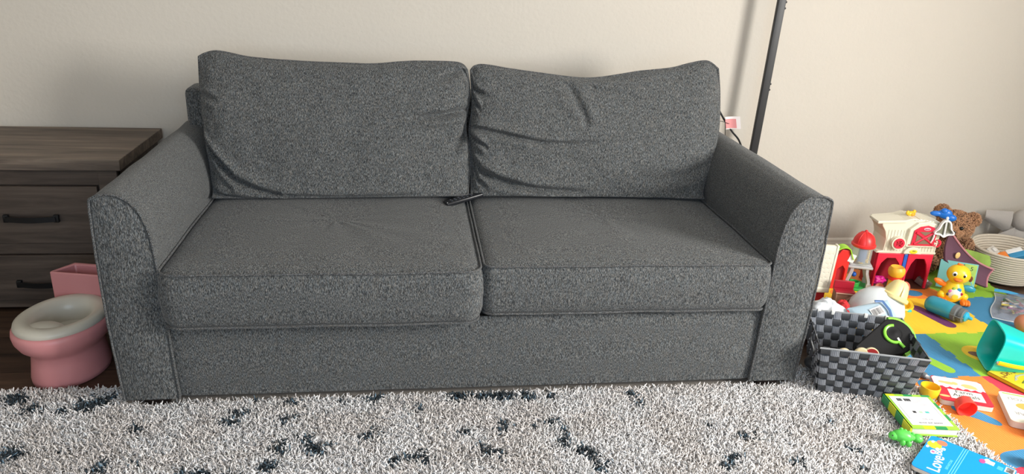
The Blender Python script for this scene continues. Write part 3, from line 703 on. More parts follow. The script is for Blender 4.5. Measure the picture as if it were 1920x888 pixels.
# Love Bug book
mb_ = mat('bright blue card', (.0, .30, .80), .35); m_lb = mat('light blue print', (.18, .66, .95), .4)
BX, BY = (.77, .64), (.64, -.77)
cxx, cyy = 1.2650+BY[0]*.112, -.406+BY[1]*.112
lb = thing('board_book', 'bright blue board book titled Love Bug at the bottom right on the rug', 'book', (cxx, cyy, .028), math.radians(39.7), 'picture books on the floor')
MB().prism(rrect(.200, .224, .014), 0, .013).build('pages', m_page, lb, bev=.001)
MB().prism(rrect(.202, .226, .014), .013, .0148).build('cover', mb_, lb)
z = .0148
text('title', 'Love', .046, T(-.040, .062, z, rz=.10), m_white, lb, bold=.0006); text('title', 'Bug', .032, T(.030, .075, z, rz=.20), m_white, lb, bold=.0005)
text('subtitle', 'BIRTHSTONE', .010, T(-.02, .034, z), m_lb, lb)
d = MB()
for k in range(3): flat(d, 0, -.006*k+.024, .196, .0018, z)
for k in range(7): flat(d, .02+.0*k, -.045, .0, .0, z)
for k in range(3): flat(d, -.055+.007*k, -.055, .002, .05, z)
d.build('stripe', m_lb, lb, smooth=False)
e_ = MB(); e_.lathe([(0, z), (.019, z), (.019, z+.0004), (0, z+.0005)], T(.052, .092, 0), 28, sx=1.1); e_.build('bee_print', mat('print yellow', (.95, .72, .03), .4), lb)
e_ = MB(); e_.lathe([(.004, z), (.014, z), (.014, z+.0008), (.004, z+.0008)], T(.077, .078, 0), 24); e_.build('bee_print', mat('print coral', (.85, .22, .12), .4), lb)
for x, y, r in ((.012, .085, .012), (.035, .080, .008), (.03, .105, .007), (.066, .100, .007), (.08, -.040, .013), (.078, -.093, .006)): MB().lathe([(0, z), (r, z), (r, z+.0006), (0, z+.0006)], T(x, y, 0), 20, sy=.6).build('wing_print', m_white, lb)
for x, y, a_, b_ in ((.012, .085, .0045, .0045), (.070, -.030, .0117, .0078)): MB().lathe([(0, z), (1, z), (1, z+.0007), (0, z+.0007)], T(x, y, 0) @ Matrix.Diagonal((a_, b_, 1, 1)), 20).build('badge_print', mat('print magenta', (.55, .08, .28), .4), lb)
e_ = MB(); flat(e_, .078, -.052, .020, .014, z); e_.build('badge_print', m_white, lb, smooth=False)
e_ = MB()
for k in range(5): flat(e_, .078-.004*k, -.075, .0018, .014, z)
e_.prism([(-.01, -.10), (.03, -.10), (.03, -.075), (.015, -.060), (.0, -.072), (-.01, -.07)], z, z+.0004); e_.build('text_print', m_lb, lb, smooth=False)
barcode(.030, .024, T(.078, -.098, 0), z, lb)
# green book with the white back
gb = thing('board_book', 'thick green checkered board book lying with its white printed back up', 'book', (1.372, -.236, .028), math.radians(-7.5), 'picture books on the floor')
m_g1, m_g2, m_g3 = mat('print lime', (.36, .66, .06), .35), mat('print dark green', (.02, .30, .09), .35), mat('print yellow green', (.70, .75, .02), .35)
MB().box((-.068, -.090, .003), (.072, .088, .024), bev=.002).build('pages', mat('bright page edges', (.80, .80, .72), .6), gb)
cv = MB(); w, h = .148, .186
for zz in (0, .0245): cv.box((-w/2, -h/2, zz), (w/2, h/2, zz+.003), mi=0)
for k, mi in enumerate((2, 1, 2, 1)):   # spine colour blocks
    cv.box((-w/2-.0015, -h/2+k*h/4, 0), (-w/2+.004, -h/2+(k+1)*h/4, .0275), mi=mi)
for k, mi in enumerate((0, 2, 1, 0)): cv.box((-w/2+.004+k*.036, -h/2-.0005, .0245), (-w/2+.004+(k+1)*.036, -h/2+.012, .0278), mi=mi)
for k, mi in enumerate((2, 0, 1, 0, 1)): cv.box((-w/2+.004+k*.0288, h/2-.010, .0245), (-w/2+.004+(k+1)*.0288, h/2+.0005, .0278), mi=mi)
for k, mi in enumerate((0, 1, 0, 1, 0)): cv.box((w/2-.008, -h/2+.012+k*.0328, .0245), (w/2+.0005, -h/2+.012+(k+1)*.0328, .0278), mi=mi)
cv.build('cover', [m_g1, m_g2, m_g3], gb, smooth=False)
z = .0279; q = MB(); flat(q, 0, .001, .126, .158, z); q.build('back_panel', m_white, gb, smooth=False)
pz = z+.0005; m_pb = mat('print black', (.03, .03, .035), .6); m_pg = mat('print grey', (.35, .33, .36), .6)
b = MB()
for k in range(9): flat(b, -.044+.0042*k+(.006 if k > 3 else 0), .060, .0022 if k % 2 else .0034, .015, pz)
b.build('barcode', m_pb, gb, smooth=False)
b = MB()
for k in range(5): flat(b, .022, .062-.007*k, .042-.006*(k % 2), .0012, pz)
for k in range(3): flat(b, .0, -.028-.005*k, .07, .001, pz)
b.tube([(x, y-.008, pz) for x, y in rrect(.108, .086, .01)], .0006, n=4, closed=True)
b.build('print', m_pg, gb, smooth=False)
b = MB(); flat(b, -.022, -.008, .010, .011, pz); b.build('badge', m_pb, gb, smooth=False); b = MB(); flat(b, -.002, -.008, .010, .010, pz); b.build('badge', mat('print pale green', (.45, .70, .45), .5), gb, smooth=False); b = MB(); flat(b, .018, -.008, .012, .010, pz); b.build('badge', mat('print teal', (.10, .50, .45), .5), gb, smooth=False)
text('print', 'first farm', .009, T(0, -.046, pz, rz=PI), m_pg, gb); text('print', 'sounds and words', .010, T(0, -.066, pz, rz=PI), m_pb, gb)
# Farm Animals
fa = thing('board_book', 'board book titled Farm Animals with a red cover under the red cup', 'book', (1.622, -.098, MZ+.0015), math.radians(-22), 'picture books on the floor')
w, h, t = .158, .158, .020
m_rc = mat('cover red', (.62, .02, .045), .35); m_sky = mat('cover pale blue', (.66, .84, .92), .35)
MB().prism(rrect(w, h, .012), 0, t-.002).build('pages', m_page, fa, bev=.001)
MB().prism(rrect(w+.001, h+.001, .012), t-.002, t).build('cover', m_rc, fa)
sky = [(-w/2+.001, h/2-.012), (-w/2+.012, h/2-.001), (w/2-.012, h/2-.001), (w/2-.001, h/2-.012), (w/2-.001, .005)]+[(w/2-.001-(w-.002)*i/20, .012+.006*math.sin(i*1.9)) for i in range(21)]
MB().prism(sky, t, t+.0004).build('sky_print', m_sky, fa, smooth=False)
b = MB(); flat(b, .008, -.030, .104, .058, t); b.build('title_panel', mat('cover cream', (.84, .82, .76), .4), fa, smooth=False)
text('title', 'Farm', .026, T(.004, -.014, t+.0005), mat('print dark', (.06, .07, .07), .5), fa); text('title', 'Animals', .026, T(.006, -.036, t+.0005), MATS['print dark'], fa)
text('subtitle', 'moo baa oink', .009, T(.002, -.052, t+.0005), m_pg, fa)
for x, y, rx, ry in ((-.048, .042, .014, .008), (-.030, .040, .018, .010), (-.010, .043, .010, .010), (.030, .035, .022, .014), (.046, .030, .014, .010), (-.063, -.052, .016, .006)): MB().lathe([(0, t), (1, t), (1, t+.0008), (0, t+.0010)], T(x, y, 0) @ Matrix.Diagonal((rx, ry, 1, 1)), 24).build('animal_print', mat('print tan', (.85, .55, .22), .4), fa)

for x, y, rx, ry in ((-.040, .022, .010, .006), (-.020, .020, .009, .006), (.0, .026, .016, .008), (.064, .034, .010, .012)): MB().lathe([(0, t), (1, t), (1, t+.0009), (0, t+.0011)], T(x, y, 0) @ Matrix.Diagonal((rx, ry, 1, 1)), 24).build('animal_print', mat('print blush', (.86, .74, .72), .4), fa)

# third book, upside down
tb = thing('board_book', 'cream board book lying upside down at the right edge with an animal picture', 'book', (1.776, -.230, MZ+.0015), math.radians(-27), 'picture books on the floor')
w, h, t = .160, .188, .024
MB().prism(rrect(w, h, .014), 0, t-.002).build('pages', m_page, tb, bev=.001)
MB().prism(rrect(w+.001, h+.001, .014), t-.002, t).build('cover', mat('cover ivory', (.86, .86, .70), .35), tb)
b = MB(); flat(b, 0, h/2-.010, w-.02, .006, t); b.build('border_print', m_g1, tb, smooth=False)
text('title', 'MOUSE, YOU', .022, T(.005, .055, t+.0003, rz=PI), m_pg, tb); text('title', 'CAN HEAR', .024, T(.0, -.038, t+.0003, rz=PI), m_pg, tb)
MB().lathe([(0, t), (1, t), (1, t+.0006), (0, t+.0008)], T(.0, .012, 0) @ Matrix.Diagonal((.045, .024, 1, 1)), 28).build('animal_print', mat('print orange', (.88, .42, .10), .4), tb)
MB().lathe([(0, t), (1, t), (1, t+.0009), (0, t+.0010)], T(.0, .012, 0) @ Matrix.Diagonal((.022, .014, 1, 1)), 20).build('animal_print', mat('print peach', (.90, .66, .40), .4), tb)
MB().lathe([(0, t), (1, t), (1, t+.0006), (0, t+.0008)], T(-.030, -.064, 0) @ Matrix.Diagonal((.008, .0035, 1, 1)), 16).build('leaf_print', m_g2, tb)
# yellow hardcover
ys = thing('picture_book', 'yellow hardcover picture book with brown lettering by the teal bucket', 'book', (1.932, -.010, MZ+.0015), math.radians(19), 'picture books on the floor')
w, h, t = .185, .145, .012; m_yl = mat('cover yellow', (.74, .55, .02), .35)
MB().box((-w/2+.003, -h/2+.003, .002), (w/2-.003, h/2-.003, t-.002)).build('pages', m_page, ys, smooth=False)
b = MB(); b.box((-w/2, -h/2, 0), (w/2, h/2, .0022)).box((-w/2, -h/2, t-.0022), (w/2, h/2, t)).box((-w/2, -h/2, 0), (-w/2+.003, h/2, t)); b.build('cover', m_yl, ys, bev=.0006)
m_br = mat('print brown', (.22, .05, .015), .5)
text('author', 'by', .020, T(-.074, .026, t, rz=.10), m_br, ys, bold=.0003); text('author', 'Dr. Seuss', .030, T(-.006, .036, t, rz=.0), m_br, ys, bold=.0008)
b = MB()
b.tube([(p.x, p.y, t+.0005) for p in spline([(-.05, -.006, 0), (-.035, .008, 0), (-.01, .010, 0), (.02, .004, 0)], 16)], .0035, n=6, flat=.2).tube([(-.05, .0, t+.0005), (-.062, -.008, t+.0005)], .002, n=6, flat=.2).tube([(-.02, .018, t+.0005), (-.03, .002, t+.0005)], .002, n=6, flat=.2)
b.build('animal_print', mat('print silver', (.42, .44, .40), .5), ys)
b = MB()
b.tube([(-.055, -.028, t+.0005), (-.03, -.020, t+.0005), (.0, -.028, t+.0005), (.03, -.015, t+.0005)], .0030, n=6, flat=.2).tube([(-.035, -.022, t+.0005), (-.05, -.042, t+.0005)], .0022, n=6, flat=.2)
b.build('grass_print', mat('print olive', (.10, .16, .02), .5), ys)

# ---------------------------------------------------------------- small loose toys
m_yel = mat('yellow plastic', (.92, .55, .02), .35); m_red = mat('red plastic', (.80, .03, .03), .35); m_teal = mat('teal plastic', (.0, .42, .36), .35)
def cup(name, lab, loc, r, h, m, tilt=(0, 0, 0), th=.003, inner=None):
    o = thing(name, lab, 'cup', loc, tilt[2], rx=tilt[0], ry=tilt[1])
    MB().lathe([(0, 0), (r*.86, 0), (r*.9, .002), (r, h-.002), (r-.001, h), (r-th, h), (r*.86-th, th+.002), (0, th)], n=40).build('cup', m, o, ang=50); return o
cup('stacking_cup', 'small yellow stacking cup standing beside the basket', (1.508, -.094, MZ), .031, .042, m_yel)
cup('stacking_cup', 'small red stacking cup tipped against the farm book', (1.566, -.178, MZ+.031), .031, .036, mat('coral red plastic', (.88, .07, .05), .35), (math.radians(97), 0, math.radians(-14)))
cr = thing('toy_cup', 'crimson angular cup at the right edge of the picture', 'cup', (1.716, -.334, MZ), .4)
MB().lathe([(0, 0), (.030, 0), (.040, .050), (.037, .050), (.027, .003), (0, .003)], n=6).build('cup', mat('crimson plastic', (.62, .02, .10), .35), cr, smooth=False, bev=.002)
o = MB().ell((0, 0, .028), .028).build('toy_ball', mat('grey pink rubber', (.45, .30, .30), .5)); o.location = (1.588, -.470, MZ); tag(o, 'greyish pink ball in the bottom right corner', 'ball')
o = MB().ell((0, 0, .036), .036).build('toy_ball', mat('terracotta rubber', (.55, .21, .12), .55)); o.location = (2.215, .335, MZ); tag(o, 'terracotta brown ball in front of the zip bag', 'ball')
# green dinosaur/fish figure
m_grn = mat('bright green rubber', (.10, .58, .08), .35)
dn = thing('toy_dinosaur', 'small bright green rubber dinosaur between the green book and blue book', 'toy', (1.243, -.352, .030), math.radians(-25))
b = MB(); b.ell((-.006, 0, .020), (.030, .019, .019)).ell((-.028, -.004, .018), (.016, .014, .013)).ell((.038, .010, .016), (.016, .015, .013)).tube([(.012, .0, .02), (.025, .004, .018), (.036, .010, .016)], [.014, .008, .007], n=14)
for x, y in ((-.004, -.018), (.012, -.018), (-.004, .016), (.014, .014)): b.ell((x, y, .008), (.008, .007, .010))
b.build('body', m_grn, dn)
b = MB()
for k in range(4): b.ell((-.010+.011*k, .010, .036-.003*k), (.006, .004, .006))
b.build('crest', m_grn, dn)
MB().ell((-.034, -.014, .024), .0022).build('eye', m_pb, dn)
# grey ribbed marker by the basket
gm = thing('toy_tube', 'grey ribbed tube poking out beside the basket corner', 'toy', (1.55, .052, MZ+.012), math.radians(-62))
b = MB(); b.lathe([(0, 0), (.011, 0), (.011, .004)]+[(.011+.0008*(k % 2), .006+.003*k) for k in range(12)]+[(.010, .045), (0, .045)], T(0, 0, 0, ry=PI/2), 24); b.build('grip', mat('mid grey rubber', (.16, .17, .18), .6), gm)
MB().lathe([(0, .045), (.006, .045), (.005, .075), (0, .078)], T(0, 0, 0, ry=PI/2), 20).build('tip', m_white, gm)
# bottle
bt = thing('squeeze_bottle', 'teal blue squeeze bottle with grey collar lying on the yellow tile', 'bottle', (1.935, .548, MZ), math.atan2(-.147, .075))
MT = T(0, 0, .035, ry=PI/2)
m_bt = mat('teal blue plastic', (.03, .30, .42), .28); m_gr = mat('grey plastic', (.15, .16, .17), .45); m_bl = mat('light blue plastic', (.03, .42, .68), .3)
MB().lathe([(0, 0), (.018, .001), (.028, .007), (.034, .020), (.035, .04), (.035, .095), (.034, .112), (.032, .116)], MT).build('body', m_bt, bt)
b = MB().lathe([(.031, .112), (.0345, .114), (.0345, .130), (.030, .133), (.026, .134), (.026, .140), (.029, .142), (.029, .156), (.024, .160), (0, .160)], MT); b.build('collar', m_gr, bt)
MB().lathe([(0, .158), (.021, .158), (.020, .166), (.008, .174), (.006, .186), (.004, .188), (0, .188)], MT, 28).build('spout', m_bl, bt)
MB().tube([(.114, .034, .035), (.150, .036, .034), (.168, .026, .030), (.170, -.01, .03), (.150, -.035, .034), (.114, -.034, .035)], .0022, n=8).build('loop', m_gr, bt)
# bucket
bu = thing('beach_bucket', 'teal beach bucket lying on its side with a yellow handle', 'bucket', (1.862, .095, MZ+.083), math.radians(-20), ry=PI/2+math.radians(8))
pr = [(.078, 0), (.081, .002), (.080, .005), (.070, .070), (.054, .150), (.050, .155), (0, .155), (0, .151), (.048, .149), (.066, .070), (.075, .003), (.078, 0)]
MB().lathe(pr, T(rz=.06), 56, sq=4.5).build('body', mat('turquoise plastic', (.0, .56, .50), .3), bu, ang=50)
ya = (.18, -.97); hp = []
for i in range(25):
    a = PI*i/24; s = math.cos(a); d_ = math.sin(a)
    hp.append((ya[0]*-.088*s+.01, ya[1]*-.088*s, (.008+.172*d_**.8)))
MB().tube(hp, .0100, n=10, flat=.35).build('handle', mat('yellow handle plastic', (.93, .74, .02), .35), bu)
for s in (-1, 1): MB().ell((ya[0]*.086*s+.01, ya[1]*.086*s, .008), (.005, .005, .005)).build('pivot', m_page, bu)

# ---------------------------------------------------------------- toy silo
CAMR = math.radians(-40)   # turns a local -y front towards the viewer side of the room
sl = thing('toy_silo', 'toy silo with red dome, clear drum and grey legs on green base', 'toy', (1.752, .780, MZ), math.radians(-20)); sl.scale = (.92, .92, .97)
m_gry = mat('silver grey plastic', (.50, .51, .53), .35); m_gb = mat('green base plastic', (.03, .36, .07), .4)
MB().prism(blob(0, 0, .062, 1, amp=.04), 0, .012).lathe([(.022, .012), (.024, .038), (.020, .038), (.019, .014)], T(-.012, -.03, 0), 24).build('base', m_gb, sl, bev=.002)
for sx, sy in ((-1, -1), (1, -1), (-1, 1), (1, 1)):
    MB().tube([(sx*.050, sy*.036, .010), (sx*.046, sy*.034, .045), (sx*.034, sy*.028, .080), (sx*.032, sy*.026, .108)], .0105, n=4).box((sx*.050-.011, sy*.036-.009, .010), (sx*.050+.011, sy*.036+.009, .034), bev=.002).build('leg', m_gry, sl, bev=.0015)
MB().box((-.056, -.040, .102), (.056, .040, .114), bev=.003).box((-.050, -.036, .114), (.050, .036, .122), bev=.002).build('platform', m_gry, sl)
MB().lathe([(.046, .122), (.046, .205), (.044, .205), (.044, .122)], n=48).build('drum', mat('clear smoky plastic', (.75, .82, .78), .12, alpha=.22), sl)
MB().box((-.018, -.030, .130), (.016, -.010, .195), bev=.002).build('blue_panel', mat('print blue', (.05, .12, .40), .4), sl)
b = MB()
rr = random.Random(2)
for i in range(16): b.ell((-.030+.06*rr.random(), -.030+.03*rr.random(), .126+.012*rr.random()), (.005, .005, .004), n=10, k=6)
for i in range(6): b.ell((.030, -.012, .14+.01*i), (.004, .004, .005), n=8, k=6)
o = b.build('beads', m_yel, sl); o['kind'] = 'stuff'
b = MB().lathe([(.050, .200), (.055, .204), (.055, .212), (.050, .216), (.047, .232), (.038, .250), (.022, .263), (.008, .268), (.006, .276), (0, .278)], n=48)
for k in range(8): a = 2*PI*k/8; b.tube([(r*math.cos(a), r*math.sin(a), z_) for r, z_ in ((.049, .218), (.046, .234), (.037, .251), (.021, .264), (.006, .269))], .0018, n=6)
b.build('dome', m_red, sl)
MB().ell((-.014, .0, .060), .012).build('blue_knob', mat('blue plastic', (.02, .12, .55), .35), sl)

# ---------------------------------------------------------------- toy barn
m_bc = mat('cream barn plastic', (.80, .76, .62), .4); m_dred = mat('dark red plastic', (.42, .012, .030), .4); m_bred = mat('barn red plastic', (.76, .02, .06), .38)
bn = thing('toy_barn', 'cream and red toy barn with an X-braced door and round windows', 'toy', (1.820, .765, MZ), math.radians(-6)); bn.scale = (.98, 1, .95)
Wb, Db = .252, .115
RY = T(0, 0, 0, rx=PI/2)  # prism drawn in x,z extruded along -y
def xz(mb, poly, y0, y1, mi=0): return mb.prism(poly, -y1, -y0, RY, mi)
Zc = .176
shell = [(-.012, Zc), (-.004, Zc+.008), (.018, Zc+.012), (.020, Zc+.070), (.010, Zc+.105), (-.008, Zc+.132), (-.012, Zc+.148), (.085, Zc+.160), (.120, Zc+.172), (.150, Zc+.168), (.258, Zc+.150), (.262, Zc+.140), (.256, Zc+.012), (.262, Zc+.008), (.262, Zc)]
b = MB(); xz(b, shell, 0, Db); b.build('upper_wall', m_bc, bn, bev=.003, smooth=False)
# gambrel block that stands forward
blk = [(.106, Zc+.040), (.110, Zc+.125), (.142, Zc+.156), (.185, Zc+.164), (.225, Zc+.154), (.246, Zc+.120), (.248, Zc+.040)]
b = MB(); xz(b, blk, -.016, .01); b.build('gable', m_bc, bn, bev=.003, smooth=False)
b = MB()
for k in range(17): b.box((.024+.014*k, -.0012, Zc+.013), (.0252+.014*k, .001, Zc+(.048 if .1 < .024+.014*k < .24 else .115)))
b.build('plank_groove', mat('cream groove', (.50, .46, .35), .6), bn, smooth=False)
# roof planks run back
b = MB(); 
for k in range(9): b.box((.124+.014*k, .0, Zc+.163-.0021*abs(k-2)), (.136+.014*k, Db, Zc+.170-.0021*abs(k-2)), T(0, 0, 0))
b.box((-.016, -.006, Zc+.146), (.110, .075, Zc+.158), T(0, 0, 0) @ T(0, 0, 0, ry=-.06)); b.build('roof', m_bc, bn, bev=.002, smooth=False)
# door
dp = [(.128, Zc+.058), (.128, Zc+.062), (.136, Zc+.062), (.138, Zc+.118), (.160, Zc+.134), (.188, Zc+.140), (.212, Zc+.133), (.229, Zc+.118), (.224, Zc+.062), (.232, Zc+.062), (.232, Zc+.058)]
DS = Matrix.Translation((.178, 0, Zc+.100)) @ Matrix.Diagonal((1.14, 1, 1.20, 1)) @ Matrix.Translation((-.182, 0, -Zc-.100))
b = MB(); xz(b, dp, -.021, -.017); b.build('door', m_bred, bn, smooth=False, bev=.001).data.transform(DS)
dr_ = b
b = MB(); m_tp = mat('barn taupe', (.24, .15, .10), .5)
for tri in ([(.150, .070), (.150, .108), (.176, .092)], [(.216, .070), (.216, .110), (.190, .092)], [(.158, .066), (.208, .066), (.183, .085)], [(.158, .114), (.208, .116), (.183, .099)]): xz(b, [(x, Zc+z_) for x, z_ in tri], -.0225, -.0205)
b.build('door_panel', m_tp, bn, smooth=False).data.transform(DS)
b = MB(); b.tube([(.145, -.023, Zc+.066), (.220, -.023, Zc+.116)], .0042, n=6).tube([(.145, -.023, Zc+.112), (.220, -.023, Zc+.066)], .0042, n=6); b.build('door_brace', m_bred, bn).data.transform(DS)
MB().ell((.185, -.0225, Zc+.126), (.014, .002, .006)).build('badge', mat('pink badge', (.85, .45, .55), .4), bn).data.transform(DS)
MB().box((.176, -.0252, Zc+.1245), (.194, -.0238, Zc+.1275)).build('badge_print', mat('badge maroon', (.35, .05, .10), .5), bn).data.transform(DS)
MB().tube([(.208, -.026, Zc+.074), (.210, -.030, Zc+.085), (.213, -.030, Zc+.100), (.214, -.026, Zc+.108)], .0032, n=8).build('door_handle', m_white, bn).data.transform(DS)
for (x, zc, yo, rr_) in ((.070, .058, -.022, .024), (.244, .062, -.012, .020)):
    o = MB().lathe([(rr_*.55, 0), (rr_, 0), (rr_*1.02, .004), (rr_, .008), (rr_*.62, .008), (rr_*.55, .004), (rr_*.55, 0)], T(x, yo+.004, Zc+zc, rx=PI/2), 32).build('round_window', m_bred, bn)
    b = MB().lathe([(0, 0), (rr_*.6, 0), (rr_*.6, .004), (0, .004)], T(x, yo+.003, Zc+zc, rx=PI/2), 24); b.build('window_centre', m_tp if x > .1 else m_dred, o)
    for k in range(4):
        a = PI/4+PI/2*k; MB().tube([(x+rr_*.30*math.cos(a), yo-.005, Zc+zc+rr_*.30*math.sin(a)), (x+rr_*.85*math.cos(a), yo-.005, Zc+zc+rr_*.85*math.sin(a))], .0022, n=6).build('spoke', m_bred, o)
MB().lathe([(0, 0), (.030, 0), (.031, .024), (0, .024)], T(.070, .002, Zc+.058, rx=PI/2), 40).build('window_housing', m_bc, bn)
# name plate arch with a little face print
b = MB(); xz(b, [(.148+.040*math.cos(a)-.0, Zc+.004+.034*math.sin(a)) for a in [PI*i/20 for i in range(21)]], -.012, .004); b.build('arch_plate', m_bc, bn, bev=.002, smooth=False)
MB().ell((.150, -.013, Zc+.016), (.018, .002, .010)).build('yellow_print', mat('print yellow', (.95, .72, .03), .4), bn)
b = MB(); b.ell((.147, -.0145, Zc+.020), (.003, .001, .003)).ell((.154, -.0145, Zc+.020), (.003, .001, .003)); b.build('dark_print', m_pb, bn)
# yellow hen on roof
hn = thing('toy_hen', 'small yellow toy hen sitting on the barn roof', 'toy', (1.955, .800, MZ+.95*(Zc+.168)), .2)
b = MB().ell((0, 0, .010), (.020, .011, .012)).ell((.017, 0, .018), (.008, .007, .009)).ell((-.018, 0, .016), (.009, .006, .010)); b.build('body', m_yel, hn)
b = MB().ell((.004, -.011, .010), (.011, .004, .008)).ell((.004, .011, .010), (.011, .004, .008)); b.build('wing', mat('amber plastic', (.80, .38, .02), .4), hn)
MB().lathe([(.004, 0), (0, .009)], T(.024, 0, .017, ry=PI/2), 10).build('beak', mat('orange plastic', (.90, .24, .02), .4), hn)
# lower storey
low = MB()
def arch(x0, x1, z1, k=12):
    out = [(x0-.010, 0), (x0-.010, z1), (x1+.010, z1), (x1+.010, 0), (x1, 0)]
    pts = [(x1, .075), (x1-.012, .125), ((x0+x1)/2+.02, .152), ((x0+x1)/2-.02, .152), (x0+.012, .125), (x0, .075)]
    return out+pts+[(x0, 0)]
xz(low, arch(.012, .118, Zc), .0, .012); xz(low, arch(.150, .244, Zc), .0, .012)
low.build('lower_frame', m_bred, bn, smooth=False, bev=.002)
b = MB(); b.box((.002, Db-.012, 0), (.254, Db-.004, Zc)); b.box((-.004, .01, .0), (.004, Db-.01, Zc)).box((.250, .01, 0), (.258, Db-.01, Zc)); b.build('back_wall', m_dred, bn, smooth=False)
MB().box((.0, -.002, 0), (.254, Db, .004)).build('barn_floor', mat('barn floor brown', (.10, .04, .025), .5), bn, smooth=False)
MB().box((.120, -.004, .004), (.136, .012, Zc-.002), T(0, 0, 0)).build('blue_post', mat('blue plastic', (.02, .12, .55), .35), bn, smooth=False, bev=.002)

# ---------------------------------------------------------------- things around the barn
# cream roofed toy house piece leaning by the sofa arm
th_ = thing('toy_house', 'cream scalloped toy house roof standing beside the right sofa arm', 'toy', (1.490, .635, MZ), math.radians(-8))
RL = T(0, 0, 0, ry=math.radians(2))
MB().box((-.075, -.010, .062), (.040, .012, .258), RL, bev=.003).box((.030, -.013, .062), (.040, .016, .262), RL, bev=.002).build('roof_panel', m_bc, th_)
b = MB()
for j in range(8):
    for i in range(5): b.lathe([(0, 0), (.0115, 0), (.0105, .0010), (0, .0014)], RL @ T(-.062+.020*i+(.010 if j % 2 else 0), -.0098, .084+.021*j, rx=PI/2), 16)
b.build('shingles', m_bc, th_)
MB().box((-.078, -.014, .048), (.042, .030, .070), bev=.003).build('eave', m_bc, th_)
MB().box((-.070, -.004, .0), (.030, .026, .050), bev=.002).build('wall', m_dred, th_)
# red and lime toy stall
rs = thing('toy_stall', 'red and lime green toy stall front between roof piece and silo', 'toy', (1.655, .760, MZ), math.radians(-12))
RL = T(0, 0, 0, ry=math.radians(9))
b = MB(); xz(b, [(-.030, 0), (-.030, .150), (-.010, .185), (.022, .185), (.030, .150), (.030, 0), (.018, 0), (.018, .095), (.005, .112), (-.016, .095), (-.016, 0)], -.004, .022); 
o = b.build('front', m_red, rs, smooth=False, bev=.002)
MB().box((-.018, .012, .0), (.020, .018, .11)).build('back_panel', m_dred, rs, smooth=False)
MB().sheet(lambda u, v: (-.040+.085*u, -.012+.046*v, .178+.022*math.sin(PI*min(1, u*1.05))-.032*max(0, u-.75)*4), 24, 4, th=.004).build('canopy', mat('lime canopy', (.38, .75, .04), .4), rs)
MB().box((-.022, -.006, .135), (.004, -.003, .172), T(0, 0, 0, ry=.3)).build('sticker', m_white, rs)
# brown crate
ck = thing('toy_crate', 'small brown toy crate with crossed boards beside the sofa arm', 'toy', (1.560, .560, MZ), math.radians(-16)); ck.scale = (1.1, 1.1, 1.35)
m_cr = mat('brown crate plastic', (.40, .20, .13), .5)
b = MB(); b.box((-.034, -.020, 0), (.034, .020, .062)); b.build('box', m_cr, ck, bev=.002)
b = MB(); 
for p, q in (((-.032, -.022, .004), (.032, -.022, .058)), ((-.032, -.022, .004), (-.032, -.022, .060)), ((.032, -.022, .004), (.032, -.022, .060)), ((-.034, -.022, .060), (.034, -.022, .060)), ((-.034, -.022, .003), (.034, -.022, .003)), ((-.032, -.022, .030), (0, -.022, .004))): b.tube([p, q], .0045, n=4)
b.build('boards', mat('brown crate boards', (.52, .28, .19), .5), ck, smooth=False)
b = MB(); b.box((-.036, -.024, .060), (.036, .022, .066)); b.box((-.036, .012, .066), (.036, .022, .090)); b.build('open_lid', m_dred, ck, bev=.001)
# red cloth
def crumple(name, lab, cat, loc, r, m, seed, sz=.6, amp=.35, rz=0, parent=None):
    b = MB(); b.ell((0, 0, 0), 1, n=56, k=36); vs = []
    for v in b.v:
        p = Vector(v); k = 1+amp*noise.noise(p*1.6+Vector((seed, 0, 0)))+amp*.6*(1-abs(noise.noise(p*3.1+Vector((0, seed, 0))))*3)*.5
        vs.append((p.x*r[0]*k, p.y*r[1]*k, max(0, p.z*k*r[2]+r[2]*.75)))
    b.v = vs; o = b.build(name, m, parent, ang=180); o.location = loc; o.rotation_euler[2] = rz
    if not parent: tag(o, lab, cat)
    return o
crumple('red_cloth', 'crumpled red cloth beside the brown crate behind the basket', 'cloth', (1.485, .445, MZ), (.040, .034, .048), mat('red cloth', (.62, .02, .025), .7), 3, amp=.5)
crumple('plastic_bag', 'crumpled white plastic bag between the sofa arm and basket', 'bag', (1.345, .33, 0.012), (.095, .075, .080), mat('white bag plastic', (.72, .77, .82), .35, bump=.3, bscale=40), 8, amp=.4, rz=.3)
# wipes pack
wp = thing('wipes_pack', 'white and blue soft pack with a barcode behind the basket', 'pack', (1.510, .285, .112), math.radians(6), rx=math.radians(38), ry=math.radians(-8))
MB().sheet(lambda u, v: (-.085+.17*u, -.05+.10*v, .022*(math.sin(PI*u)*math.sin(PI*v))**.4+.02), 24, 16, th=.012).build('pack', mat('pale blue pack', (.42, .56, .66), .35), wp)
MB().tube([(.045, -.045, .043), (.052, .0, .048), (.045, .040, .045), (.015, .046, .045)], .0055, n=6, flat=.4).build('blue_edge', mat('pack navy blue', (.07, .16, .36), .4), wp)
barcode(.052, .034, T(.005, .006, .0, rz=.15), .0445, wp)
